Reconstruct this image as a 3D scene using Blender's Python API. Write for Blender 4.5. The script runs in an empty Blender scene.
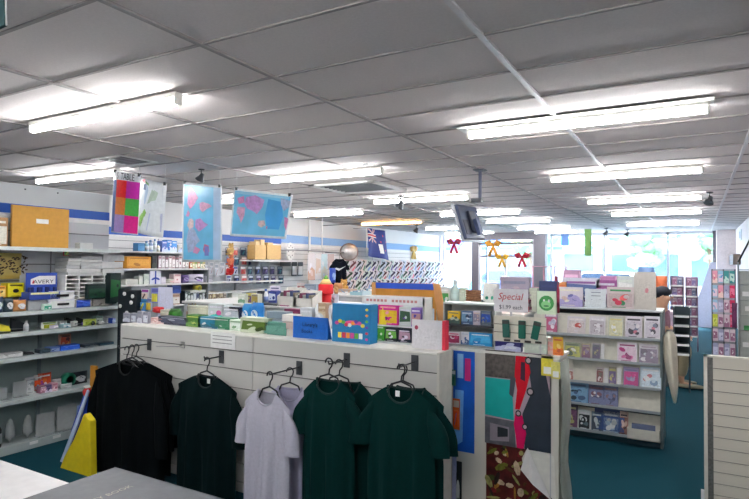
import bpy, math, random
from mathutils import Vector, Matrix, Euler
R=random.Random(7)
scene=bpy.context.scene
COL=scene.collection
# ------------------------------------------------------------------ camera
CZ=1.6; CEIL=2.639; FPX=562.8
yaw,pit,rol=0.5197,0.0269,0.0092
cy_,sy_=math.cos(yaw),math.sin(yaw)
F_=Vector((-sy_*math.cos(pit),cy_*math.cos(pit),math.sin(pit)))
R_=Vector((cy_,sy_,0)); U_=R_.cross(F_)
c_,s_=math.cos(rol),math.sin(rol)
RX=R_*c_+U_*s_; UX=U_*c_-R_*s_
cam=bpy.data.cameras.new('camera'); co=bpy.data.objects.new('camera',cam); COL.objects.link(co)
co.matrix_world=Matrix(((RX.x,UX.x,-F_.x,0),(RX.y,UX.y,-F_.y,0),(RX.z,UX.z,-F_.z,CZ),(0,0,0,1)))
cam.sensor_width=36; cam.lens=FPX/749*36; cam.clip_start=0.02; cam.clip_end=300
scene.camera=co
C0=Vector((0,0,CZ))
def ray(x,y): return RX*((x-374.5)/FPX)+UX*(-(y-249.5)/FPX)+F_
def onX(x,y,X): d=ray(x,y); return C0+d*(X/d.x)
def onY(x,y,Y): d=ray(x,y); return C0+d*(Y/d.y)
def onZ(x,y,z): d=ray(x,y); return C0+d*((z-CZ)/d.z)
# ------------------------------------------------------------------ materials
def lin(c): 
    c=c/255.0
    return c/12.92 if c<=.04045 else ((c+.055)/1.055)**2.4
MC={}
def M(rgb,rough=.55,metal=0.,emit=0.,noise=.06,scale=25.,bump=0.,alpha=1.,name=None):
    key=(tuple(rgb),rough,metal,emit,noise,scale,bump,alpha)
    if key in MC: return MC[key]
    m=bpy.data.materials.new(name or 'surface'); m.use_nodes=True; nt=m.node_tree; b=nt.nodes['Principled BSDF']
    col=[lin(v) for v in rgb]
    tc=nt.nodes.new('ShaderNodeTexCoord'); nz=nt.nodes.new('ShaderNodeTexNoise'); nz.inputs['Scale'].default_value=scale; nz.inputs['Detail'].default_value=3
    nt.links.new(tc.outputs['Object'],nz.inputs['Vector'])
    rp=nt.nodes.new('ShaderNodeValToRGB'); rp.color_ramp.elements[0].position=.3; rp.color_ramp.elements[1].position=.7
    rp.color_ramp.elements[0].color=[max(0,v*(1-noise)) for v in col]+[1]; rp.color_ramp.elements[1].color=[min(1,v*(1+noise)) for v in col]+[1]
    nt.links.new(nz.outputs['Fac'],rp.inputs['Fac']); nt.links.new(rp.outputs['Color'],b.inputs['Base Color'])
    if rough>=.85: b.inputs['Specular IOR Level'].default_value=.12
    b.inputs['Roughness'].default_value=rough; b.inputs['Metallic'].default_value=metal
    if emit>0:
        b.inputs['Emission Color'].default_value=col+[1]; b.inputs['Emission Strength'].default_value=emit
    if bump>0:
        bp=nt.nodes.new('ShaderNodeBump'); bp.inputs['Strength'].default_value=bump; bp.inputs['Distance'].default_value=.01
        nt.links.new(nz.outputs['Fac'],bp.inputs['Height']); nt.links.new(bp.outputs['Normal'],b.inputs['Normal'])
    if alpha<1: b.inputs['Alpha'].default_value=alpha
    MC[key]=m; return m
def glass_mat(name='glass',tint=(245,250,252),gl=.06):
    m=bpy.data.materials.new(name); m.use_nodes=True; nt=m.node_tree
    for n in list(nt.nodes): nt.nodes.remove(n)
    o=nt.nodes.new('ShaderNodeOutputMaterial'); mx=nt.nodes.new('ShaderNodeMixShader'); t=nt.nodes.new('ShaderNodeBsdfTransparent'); g=nt.nodes.new('ShaderNodeBsdfGlossy')
    t.inputs['Color'].default_value=[lin(v) for v in tint]+[1]; g.inputs['Roughness'].default_value=.05
    mx.inputs['Fac'].default_value=gl
    nt.links.new(t.outputs[0],mx.inputs[1]); nt.links.new(g.outputs[0],mx.inputs[2]); nt.links.new(mx.outputs[0],o.inputs[0])
    return m
GLASS=glass_mat(); CLEAR=M((222,226,228),.15,alpha=.38)
WHITE=M((232,232,230)); OFFW=M((214,214,208)); BLACK=M((16,17,20),.4); DGREY=M((62,66,72)); MGREY=M((128,132,136)); LGREY=M((188,190,192)); STEEL=M((150,152,155),.3,.8)
# ------------------------------------------------------------------ mesh builder
TXT={}
def text_geo(s):
    if s in TXT: return TXT[s]
    cu=bpy.data.curves.new('lettering','FONT'); cu.body=s; cu.size=1; cu.align_x='CENTER'; cu.align_y='CENTER'; cu.resolution_u=2
    ob=bpy.data.objects.new('lettering',cu); COL.objects.link(ob)
    bpy.context.view_layer.update()
    dg=bpy.context.evaluated_depsgraph_get(); me=bpy.data.meshes.new_from_object(ob.evaluated_get(dg))
    v=[tuple(x.co) for x in me.vertices]; f=[tuple(p.vertices) for p in me.polygons]
    bpy.data.objects.remove(ob); bpy.data.curves.remove(cu); bpy.data.meshes.remove(me)
    TXT[s]=(v,f); return TXT[s]
class MB:
    def __init__(s): s.v=[]; s.f=[]; s.mi=[]; s.sm=[]; s.mats=[]
    def mid(s,m):
        if m not in s.mats: s.mats.append(m)
        return s.mats.index(m)
    def add(s,vs,fs,m,smooth=False,T=None):
        o=len(s.v); k=s.mid(m)
        for v in vs:
            v=Vector(v); 
            if T is not None: v=T@v
            s.v.append(v)
        for f in fs: s.f.append(tuple(o+i for i in f)); s.mi.append(k); s.sm.append(smooth)
        return s
    def box(s,x0,x1,y0,y1,z0,z1,m,bev=0,T=None):
        if x0>x1:x0,x1=x1,x0
        if y0>y1:y0,y1=y1,y0
        if z0>z1:z0,z1=z1,z0
        b=min(bev,(x1-x0)*.3,(y1-y0)*.3,(z1-z0)*.3)
        if b<=0:
            vs=[(x,y,z) for z in (z0,z1) for y in (y0,y1) for x in (x0,x1)]
            fs=[(0,2,3,1),(4,5,7,6),(0,1,5,4),(2,6,7,3),(0,4,6,2),(1,3,7,5)]
            return s.add(vs,fs,m,False,T)
        # chamfered box: 24 verts
        vs=[];idx={}
        X=(x0,x1);Y=(y0,y1);Z=(z0,z1)
        for i in (0,1):
            for j in (0,1):
                for k in (0,1):
                    sx=b*(1-2*i);sy=b*(1-2*j);sz=b*(1-2*k)
                    idx[i,j,k,'x']=len(vs);vs.append((X[i],Y[j]+sy,Z[k]+sz))
                    idx[i,j,k,'y']=len(vs);vs.append((X[i]+sx,Y[j],Z[k]+sz))
                    idx[i,j,k,'z']=len(vs);vs.append((X[i]+sx,Y[j]+sy,Z[k]))
        fs=[]
        for i in (0,1): fs.append([idx[i,a,c,'x'] for a,c in ((0,0),(1,0),(1,1),(0,1))])
        for j in (0,1): fs.append([idx[a,j,c,'y'] for a,c in ((0,0),(1,0),(1,1),(0,1))])
        for k in (0,1): fs.append([idx[a,c,k,'z'] for a,c in ((0,0),(1,0),(1,1),(0,1))])
        for i in (0,1):
            for j in (0,1): fs.append([idx[i,j,0,'x'],idx[i,j,1,'x'],idx[i,j,1,'y'],idx[i,j,0,'y']])
            for k in (0,1): fs.append([idx[i,0,k,'x'],idx[i,1,k,'x'],idx[i,1,k,'z'],idx[i,0,k,'z']])
        for j in (0,1):
            for k in (0,1): fs.append([idx[0,j,k,'y'],idx[1,j,k,'y'],idx[1,j,k,'z'],idx[0,j,k,'z']])
        for i in (0,1):
            for j in (0,1):
                for k in (0,1): fs.append([idx[i,j,k,'x'],idx[i,j,k,'y'],idx[i,j,k,'z']])
        c=Vector(((x0+x1)/2,(y0+y1)/2,(z0+z1)/2)); out=[]
        for f in fs:
            p=[Vector(vs[q]) for q in f]; n=(p[1]-p[0]).cross(p[2]-p[0]); mid=sum(p,Vector())/len(p)
            out.append(tuple(f) if n.dot(mid-c)>0 else tuple(reversed(f)))
        return s.add(vs,out,m,False,T)
    def tube(s,pts,r,m,seg=8,closed=False,T=None,radii=None):
        pts=[Vector(p) for p in pts]; n=len(pts); vs=[];fs=[]
        prev=None
        for i,p in enumerate(pts):
            if closed: d=(pts[(i+1)%n]-pts[i-1])
            else: d=(pts[min(i+1,n-1)]-pts[max(i-1,0)])
            d=d.normalized() if d.length>1e-9 else Vector((0,0,1))
            a=prev if prev is not None else (Vector((0,0,1)) if abs(d.z)<.9 else Vector((1,0,0)))
            a=(a-d*a.dot(d)); a=a.normalized() if a.length>1e-6 else d.orthogonal().normalized()
            b=d.cross(a); prev=a
            rr=radii[i] if radii else r
            for k in range(seg):
                t=2*math.pi*k/seg; vs.append(p+(a*math.cos(t)+b*math.sin(t))*rr)
        lim=n if closed else n-1
        for i in range(lim):
            j=(i+1)%n
            for k in range(seg):
                q=(k+1)%seg; fs.append((i*seg+k,i*seg+q,j*seg+q,j*seg+k))
        if not closed:
            fs.append(tuple(reversed(range(seg)))); fs.append(tuple((n-1)*seg+k for k in range(seg)))
        return s.add(vs,fs,m,True,T)
    def lathe(s,prof,m,seg=16,c=(0,0,0),T=None,smooth=True):
        vs=[];fs=[];n=len(prof)
        for r,z in prof:
            for k in range(seg):
                t=2*math.pi*k/seg; vs.append((c[0]+r*math.cos(t),c[1]+r*math.sin(t),c[2]+z))
        for i in range(n-1):
            for k in range(seg):
                q=(k+1)%seg; fs.append((i*seg+k,i*seg+q,(i+1)*seg+q,(i+1)*seg+k))
        fs.append(tuple(reversed(range(seg)))); fs.append(tuple((n-1)*seg+k for k in range(seg)))
        return s.add(vs,fs,m,smooth,T)
    def ell(s,c,r,m,seg=14,rings=9,T=None,fn=None):
        vs=[];fs=[]
        for i in range(rings+1):
            a=math.pi*i/rings
            for k in range(seg):
                t=2*math.pi*k/seg; d=Vector((math.sin(a)*math.cos(t),math.sin(a)*math.sin(t),math.cos(a)))
                q=fn(d) if fn else 1
                vs.append((c[0]+r[0]*d.x*q,c[1]+r[1]*d.y*q,c[2]+r[2]*d.z*q))
        for i in range(rings):
            for k in range(seg):
                q=(k+1)%seg; fs.append((i*seg+k,(i+1)*seg+k,(i+1)*seg+q,i*seg+q))
        return s.add(vs,fs,m,True,T)
    def poly(s,pts,y,m,th=.0006,T=None):   # outline (x,z) facing -y, with its own small thickness
        n=len(pts); vs=[(p[0],y-th,p[1]) for p in pts]+[(p[0],y,p[1]) for p in pts]
        a=sum(pts[i][0]*pts[(i+1)%n][1]-pts[(i+1)%n][0]*pts[i][1] for i in range(n))
        fs=[tuple(range(n)) if a>0 else tuple(reversed(range(n)))]
        for i in range(n):
            j=(i+1)%n; f=(i,n+i,n+j,j); fs.append(f if a>0 else tuple(reversed(f)))
        return s.add(vs,fs,m,False,T)
    def disc(s,x,z,rx,rz,y,m,seg=12,th=.0006,T=None,rot=0):
        pts=[]
        for k in range(seg):
            t=2*math.pi*k/seg;a=rx*math.cos(t);b=rz*math.sin(t); pts.append((x+a*math.cos(rot)-b*math.sin(rot),z+a*math.sin(rot)+b*math.cos(rot)))
        return s.poly(pts,y,m,th,T)
    def text(s,t,size,x,z,y,m,T=None,italic=0,sx=1,th=.0008):
        v,f=text_geo(t); vs=[(x+(a[0]+italic*a[1])*size*sx,y-th,z+a[1]*size) for a in v]
        return s.add(vs,f,m,False,T)
    def build(s,name,parent=None,loc=None,rz=0,rx=0,ry=0):
        me=bpy.data.meshes.new(name); me.from_pydata([tuple(v) for v in s.v],[],s.f); 
        for m in s.mats: me.materials.append(m)
        me.polygons.foreach_set('material_index',s.mi); me.polygons.foreach_set('use_smooth',s.sm); me.update()
        o=bpy.data.objects.new(name,me); COL.objects.link(o)
        if parent: o.parent=parent
        if loc is not None: o.location=loc
        o.rotation_euler=(rx,ry,rz)
        return o
def tag(o,label=None,cat=None,group=None,kind=None):
    if label: o['label']=label
    if cat: o['category']=cat
    if group: o['group']=group
    if kind: o['kind']=kind
    return o
def empty(name,loc=(0,0,0),rz=0,label=None,cat=None,group=None,rx=0,ry=0):
    o=bpy.data.objects.new(name,None); COL.objects.link(o); o.location=loc; o.rotation_euler=(rx,ry,rz); o.empty_display_size=.05
    return tag(o,label,cat,group)
def struct(mb,name): o=mb.build(name); o['kind']='structure'; return o
def copy_tree(o,parent=None,label=None):
    c=o.copy(); COL.objects.link(c); c.parent=parent
    if label: c['label']=label
    for ch in list(o.children): copy_tree(ch,c)
    return c
PI=math.pi
# ================================================================== SETTING
XL=-7.85; XR=.93; YB=18.6; XP=-5.3   # far left wall, right wall, shop front, near partition
carpet=M((18,64,76),.95,noise=.22,scale=160,bump=.35,name='carpet')
wallw=M((222,222,222),.7,noise=.02,scale=3,name='painted_wall')
b=MB().box(-9,2.5,-2.5,YB+.1,-.1,0,carpet); struct(b,'floor')
# ceiling tiles + T-bars
tile=M((214,206,204),.9,noise=.035,scale=70,bump=.12,name='mineral_tile'); bar=M((150,144,142),.7); barw=M((205,203,205),.5)
b=MB(); cx0,cdx,ry0,rdy=-3.2396,1.2,1.3591,.5316
b.box(-9,2.5,-2.5,YB+.1,CEIL+.006,CEIL+.08,tile)
for i in range(-5,5):
    x=cx0+cdx*i
    if i==3: x=.362
    if i==4: continue
    b.box(x-.014,x+.014,-2.5,YB,CEIL-.006,CEIL+.008,barw if i>=2 else bar)
for j in range(-7,33):
    y=ry0+rdy*j; b.box(-9,2.5,y-.009,y+.009,CEIL-.001,CEIL+.008,bar)
struct(b,'ceiling')
# left wall (far) with stripe and slat grooves
blue=M((24,84,176),.5); glareblue=M((120,165,215),.5); groove=M((120,122,126),.8)
b=MB(); b.box(XL-.1,XL,3.4,YB,0,CEIL,wallw)
b.box(XL,XL+.006,4.0,9.62,2.03,2.15,blue); b.box(XL,XL+.006,9.62,18.3,2.06,2.24,glareblue)  # far length of the stripe painted paler, glare put into its blue
b.box(XL,XL+.012,4.0,18.3,2.0,2.03,WHITE)
for k in range(12): b.box(XL,XL+.004,4.0,18.3,.62+k*.12,.628+k*.12,groove)
for y in (6.4,8.8,11.2,13.6,16.0): b.box(XL,XL+.005,y-.004,y+.004,.5,2.0,groove)
b.box(XL,XL+.03,10.6,10.66,0,CEIL,WHITE)
struct(b,'wall_left')
b=MB(); b.box(XR,XR+.1,3.0,YB,0,CEIL,M((226,218,220),.7,noise=.02,scale=3)); struct(b,'wall_right')
b=MB(); b.box(-9,2.5,-2.6,-2.5,0,CEIL,wallw); struct(b,'wall_back')
b=MB(); b.box(2.5,2.6,-2.5,3.0,0,CEIL,wallw); b.box(XR,2.6,3.0,3.1,0,CEIL,wallw); struct(b,'wall_side')
b=MB(); b.box(-9.1,-9,-2.5,3.4,0,CEIL,wallw); b.box(-9.1,XL,3.3,3.4,0,CEIL,wallw); struct(b,'wall_far_side')
# near partition on the left with slat panel and stripe
slat=M((196,200,204),.6,noise=.02,scale=4); 
b=MB(); b.box(XP-.08,XP,-2.5,3.7,0,2.295,slat)
b.box(XP,XP+.005,-2.5,3.7,2.03,2.115,blue); b.box(XP,XP+.012,-2.5,3.7,1.985,2.03,WHITE)
for k in range(6): b.box(XP,XP+.004,-2.5,3.7,1.12+k*.15,1.13+k*.15,groove)
for y in (1.0,2.2,3.1): b.box(XP,XP+.005,y-.004,y+.004,1.1,2.0,groove)
for y in (2.55,2.85,3.15): b.lathe([(.006,0),(.008,.012)],DGREY,8,(XP+.004,y,2.25))
struct(b,'wall_partition')
# shop front: pillars, header, stallriser, mullions
fr=M((104,100,108),.6); frl=M((205,205,212),.5); pil=M((226,214,212),.7)
b=MB(); b.box(.48,XR,YB-.5,YB,0,CEIL,pil); b.box(.40,.48,YB-.15,YB,0,CEIL,fr); b.box(XL,XL+.06,YB-.3,YB,0,CEIL,frl); struct(b,'wall_front')
b=MB(); b.box(-4.08,.42,YB-.12,YB+.02,0,.22,M((40,70,120),.6)); struct(b,'baseboard_front')
b=MB()
for x in (-4.05,-2.45,-.72): b.box(x-.03,x+.03,YB-.08,YB,.22,CEIL,frl)
b.box(-4.05,.42,YB-.08,YB,2.56,CEIL,frl)
w=struct(b,'window_1'); g=MB().box(-4.05,.42,YB-.045,YB-.035,.22,2.6,GLASS).build('glass_pane',w)
b=MB()
for x in (XL+.09,-6.2): b.box(x-.03,x+.03,YB-.08,YB,.3,CEIL,frl)
b.box(XL+.06,-6.2,YB-.08,YB,.0,.35,frl)
w=struct(b,'window_2'); MB().box(XL+.06,-6.2,YB-.045,YB-.035,.35,CEIL,GLASS).build('glass_pane',w)
# recessed entrance porch
YE=17.3
b=MB(); b.box(-6.29,-6.07,YE,YE+.3,0,CEIL,fr); b.box(-4.3,-3.96,YE,YE+.3,0,CEIL,fr); b.box(-6.07,-4.3,YE+.01,YE+.29,2.42,CEIL,fr); b.box(-6.07,-4.3,YE+.02,YE+.2,2.27,2.34,fr)
struct(b,'trim_1')
b=MB(); b.box(-6.07,-6.0,YE+.02,YE+.12,0,2.42,frl); b.box(-4.37,-4.3,YE+.02,YE+.12,0,2.42,frl); b.box(-6.0,-4.37,YE+.02,YE+.1,1.87,1.93,fr); b.box(-6.0,-4.37,YE+.02,YE+.1,0,.15,frl)
b.box(-5.22,-5.16,YE+.02,YE+.1,0,1.87,frl)
w=struct(b,'door_1'); MB().box(-6.0,-4.37,YE+.055,YE+.065,.15,2.42,GLASS).build('glass_pane',w)
MB().box(-5.27,-5.25,YE-.03,YE+.0,.9,1.3,STEEL).build('door_handle',w)
for n_,x_ in ((3,-6.18),(4,-4.13)):
    b=MB(); b.box(x_-.03,x_+.03,YE+.3,YB,0,.1,frl); b.box(x_-.03,x_+.03,YE+.3,YB,2.5,CEIL,frl)
    w=struct(b,'window_%d'%n_); MB().box(x_-.005,x_+.005,YE+.3,YB,.1,2.5,GLASS).build('glass_pane',w)
# ================================================================== OUTSIDE
b=MB().box(-60,40,YB+.1,90,-.14,-.04,M((205,203,200),.9,noise=.1,scale=2)); o=struct(b,'ground')
b=MB().box(-60,40,YB+4,YB+14,-.04,-.03,M((120,122,126),.9,noise=.1,scale=6)); o=struct(b,'road')
def building(x0,x1,y,h,wall,aw,label):
    t=empty('shop_building',((x0+x1)/2,y,0),0,label,'building','buildings across the street'); w=(x1-x0)/2
    MB().box(-w,w,0,6,-.1,h,wall).box(-w-.1,w+.1,-.15,0,h-.25,h+.1,WHITE).build('wall',t)
    n=max(2,int(w)); 
    for k in range(n):
        cx=-w+(k+.5)*2*w/n
        MB().box(cx-w/n*.7,cx+w/n*.7,-.06,0,.5,2.4,M((95,120,140),.15)).box(cx-w/n*.7-.08,cx+w/n*.7+.08,-.03,0,.42,2.48,WHITE).build('shop_window',t)
    b=MB(); b.add([(-w*.95,0,3.5),(w*.95,0,3.5),(w*.95,-1.6,2.85),(-w*.95,-1.6,2.85),(-w*.95,-1.6,2.65),(w*.95,-1.6,2.65)],[(3,2,1,0),(4,5,2,3)],aw); b.build('awning',t)
building(-26,-14,YB+20,5,M((215,205,195)),M((60,90,170)),'pale shop across the street with blue awning seen through the left window')
building(-13,-5.2,YB+19,4.6,M((185,205,225)),M((90,140,215)),'blue tinted shop across the street seen through the entrance')
building(-5,1.6,YB+20,4.2,M((225,215,205)),M((70,175,170)),'cream shop across the street with teal awning seen through the right window')
building(2,12,YB+20,6,M((200,195,190)),M((150,90,90)),'grey shop across the street behind the right pillar')
def tree(x,y,h,label):
    t=empty('street_tree',(x,y,-.1),0,label,'tree','street trees')
    MB().tube([(0,0,0),(.05,.02,h*.3),(-.05,0,h*.55)],.1,M((120,100,85),.9),8,radii=[.14,.1,.07]).build('trunk',t)
    b=MB(); g1=M((120,165,120),.9,noise=.35,scale=9); g2=M((150,185,150),.9,noise=.3,scale=9)
    rr=random.Random(int(x*10)+5)
    for k in range(26):
        a=rr.uniform(0,6.28); q=rr.uniform(.1,1.0)*h*.25; z=h*.62+rr.uniform(-.2,.3)*h; s=rr.uniform(.12,.22)*h*.6
        b.ell((q*math.cos(a),q*math.sin(a),z),(s,s,s*.8),g1 if k%2 else g2,9,6,fn=lambda d:1+.12*math.sin(9*d.x+5*d.z))
    b.build('crown',t)
tree(-2.6,YB+15.5,4.6,'leafy street tree seen through the middle of the right window'); tree(.6,YB+15.2,5.2,'leafy street tree seen at the right end of the right window'); tree(-8.7,YB+15.6,4.8,'leafy street tree seen through the entrance glass')
def car(x,y,colr,label):
    t=empty('parked_car',(x,y,-.03),0,label,'car','cars parked along the street'); c=M(colr,.25)
    prof=[(-2.1,.3),(2.1,.3),(2.15,.75),(1.3,.88),(.75,1.4),(-1.1,1.42),(-1.75,.95),(-2.15,.85)]
    b=MB(); vs=[(p[0],-.85,p[1]) for p in prof]+[(p[0],.85,p[1]) for p in prof]; n=len(prof)
    b.add(vs,[tuple(range(n)),tuple(reversed(range(n,2*n)))]+[(i,n+i,n+(i+1)%n,(i+1)%n) for i in range(n)],c); b.build('body',t)
    MB().poly([(1.1,.93),(.68,1.33),(-1.05,1.35),(-1.55,.97)],-.855,M((50,60,75),.1),.01).build('side_window',t)
    for wx in (-1.35,1.35):
        for wy in (-.8,.8):
            w=MB().lathe([(.32,-.1),(.34,-.08),(.34,.08),(.32,.1)],BLACK,16,T=Matrix.Translation((wx,wy,.32))@Matrix.Rotation(PI/2,4,'X')).build('wheel',t)
            MB().lathe([(.18,-.11),(.18,.11)],STEEL,12,T=Matrix.Translation((wx,wy,.32))@Matrix.Rotation(PI/2,4,'X')).build('hubcap',w)
car(-3.1,YB+7.5,(235,235,238),'white car parked outside the right window'); car(-7.4,YB+8,(70,120,190),'blue car parked outside the entrance'); car(-12.4,YB+7.4,(225,225,230),'pale car parked outside the left window')
# ================================================================== LAMPS
tubeM=M((252,253,255),.4,emit=34.,noise=0); tubeW=M((255,190,110),.4,emit=22.,noise=0); body=M((225,222,215),.5)
def lamp(x0,x1,y,label,mt=tubeM,wide=False):
    xm=(x0+x1)/2; w=(x1-x0)/2
    t=empty('fluorescent_light',(xm,y,CEIL-.004),0,label,'ceiling light','fluorescent battens on the ceiling')
    b=MB(); b.box(-w,w,-.03,.03,-.032,0,body,.005); b.build('batten',t)
    for sx in (-1,1): MB().box(sx*w,sx*(w-.02),-.026,.026,-.078,-.028,body,.004).build('tube_holder',t)
    MB().tube([(-w+.02,0,-.058),(w-.02,0,-.058)],.019,mt,10).build('tube',t)
    if wide: MB().box(-w-.06,w+.02,-.1,.1,-.008,-.001,WHITE).build('mounting_plate',t)
L=[(-4.30,-2.72,2.35,'nearest fluorescent light on the left of the ceiling'),(-1.50,.08,4.03,'large nearest fluorescent light on the right of the ceiling'),
(-7.05,-5.48,3.93,'fluorescent light above the partition at far left'),(-4.38,-2.87,5.17,'fluorescent light beside the ceiling air vent cassette'),
(-1.44,.065,6.54,'second fluorescent light of the right hand row'),(-1.45,.075,9.1,'third fluorescent light of the right hand row, beside a spotlight'),(-1.40,.09,11.45,'fourth fluorescent light of the right hand row'),(-1.42,.07,14.45,'last fluorescent light of the right hand row above the front window'),
(-7.0,-5.45,6.6,'fluorescent light partly hidden behind the tall and wide world maps'),(-7.13,-5.48,9.15,'fluorescent light over the far left wall shelves'),(-4.44,-2.85,7.72,'fluorescent light with a spotlight at its middle'),
(-4.38,-2.8,10.25,'fluorescent light just behind the hanging screen'),(-4.14,-2.72,12.35,'fluorescent light of the middle row before the entrance'),(-6.4,-4.95,14.0,'small far fluorescent light before the left shop window'),(-6.75,-5.2,16.2,'farthest small fluorescent light by the left shop window'),(-4.1,-2.75,14.75,'fourth small fluorescent light of the middle row beyond the screen'),(-4.1,-2.9,16.6,'farthest fluorescent light of the middle row beside the entrance')]
for i,(a,c,y,l) in enumerate(L): lamp(a,c,y,l,wide=(i==1))
lamp(-1.2,.4,.2,'added unseen fluorescent light overhead at the right, above the camera'); lamp(-4.4,-2.8,-.3,'added unseen fluorescent light behind the camera over the counter left'); lamp(-1.5,.1,-1.2,'added unseen fluorescent light behind the camera over the counter right')  # extra battens out of view, added to brighten the near room
lamp(-7.06,-5.45,11.7,'orange-tinted fluorescent light above the hanging flag',tubeW)
# AC cassette & vent
def cassette(x0,x1,y0,y1,label,name='ceiling_vent',n=7,drop=.02):
    t=empty(name,((x0+x1)/2,(y0+y1)/2,CEIL-.003),0,label,'air vent','air vents in the ceiling'); w=(x1-x0)/2;h=(y1-y0)/2;fw=w*.2
    b=MB(); 
    for a in ((-w,w,-h,-h+fw),(-w,w,h-fw,h),(-w,-w+fw,-h,h),(w-fw,w,-h,h)): b.box(*a,-drop,0,WHITE,.003)
    b.build('frame',t)
    MB().box(-w+fw,w-fw,-h+fw,h-fw,-.004,0,DGREY).build('backing',t)
    for k in range(n):
        y=-h+fw+(k+.5)*(2*h-2*fw)/n; MB().box(-w+fw,w-fw,y-.012,y+.012,-drop*.8,-.004,MGREY).build('louvre',t)
cassette(-4.42,-3.42,5.95,6.85,'large square air conditioning cassette in the middle of the ceiling'); cassette(-5.25,-4.8,3.45,3.9,'small dark vent grille above the coloured table poster',n=6,drop=.008)
def spot(x,y,label,s=1.,rz=0,group='ceiling spotlights'):
    t=empty('ceiling_spotlight',(x,y,CEIL-.006),rz,label,'spotlight',group)
    t.scale=(s,s,s)
    MB().lathe([(.045,-.02),(.05,-.01),(.05,0)],BLACK,14).build('mount',t)
    MB().tube([(0,0,-.02),(.0,0,-.07)],.008,BLACK,8).build('stem',t)
    T=Matrix.Translation((0,0,-.12))@Matrix.Rotation(.6,4,'Y')
    h=MB().lathe([(.0,.06),(.03,.05),(.04,.0),(.075,-.06),(.07,-.065)],DGREY,14,T=T).build('shade',t)
    MB().lathe([(.0,-.058),(.065,-.056),(.06,-.05)],LGREY,14,T=T).build('reflector',t)
spot(-4.72,4.4,'black spotlight on the ceiling between table poster and wide map',.7); spot(-3.85,7.5,'spotlight hanging in front of the middle of a fluorescent tube'); spot(.16,8.9,'spotlight at the right end of a fluorescent tube',.9,1); spot(-2.1,16.2,'left of two dark spotlights above the front window'); spot(-1.65,16.9,'right of two dark spotlights above the front window'); spot(-6.3,13.2,'tiny dark spotlight on the ceiling left of the screen')
# dome fitting near the middle grid line
tag(MB().ell((0,0,0),(.03,.03,.012),WHITE).build('smoke_sensor',None,(-2.95,4.95,CEIL-.008)),'small white round sensor on a ceiling grid line','sensor')
# ================================================================== NEAR LEFT SHELVING (front at X=-4.95)
XS=-4.95
sh=M((176,186,186),.5,noise=.03,scale=4,name='shelf_metal'); shb=M((150,166,166),.55,noise=.04,scale=4)
t=empty('wall_shelving',(XS,2.0,0),0,'long grey metal shelving unit against the left partition','shelving')
def rel(x0,x1,y0,y1,z0,z1): return (x0-XS,x1-XS,y0-2.0,y1-2.0,z0,z1)
MB().box(*rel(XP+.012,XP+.022,-.8,3.585,0.0,1.16),shb).build('back_panel',t)
b=MB(); b.box(*rel(XP+.01,XS+.0,3.585,3.605,0,1.2),sh); b.build('end_panel',t)
ZT,Z1,Z2,Z3,Z4,Z5=1.722,1.172,.997,.789,.436,.04
for z,n in ((ZT,1),(Z1,0),(Z2,0),(Z3,0),(Z4,0)):
    b=MB(); b.box(*rel(XP+.022,XS,-.8,3.583,z-.028,z),sh,.002); b.box(*rel(XS-.001,XS+.004,-.8,3.583,z-.03,z+.002),M((205,214,212),.4)); s=b.build('shelf',t)
    if not n: MB().box(*rel(XP+.022,XS-.01,1.84,1.87,z-.06,z-.03),shb).build('bracket',s)
b=MB(); b.box(*rel(XP+.022,XS,-.8,3.583,.03,Z5),sh); b.box(*rel(XS,XS+.006,-.8,3.583,.0,Z5+.03),sh); s=b.build('base_shelf',t)
b=MB(); 
for y in (2.75,2.95,3.15): b.box(*rel(XS+.006,XS+.009,y,y+.07,Z5-.005,Z5+.02),WHITE)
b.build('price_tag',s)
for y in (1.86,3.0): MB().box(*rel(XP+.022,XP+.034,y-.015,y+.015,.03,1.15),M((120,136,138))).build('upright',t)
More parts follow.
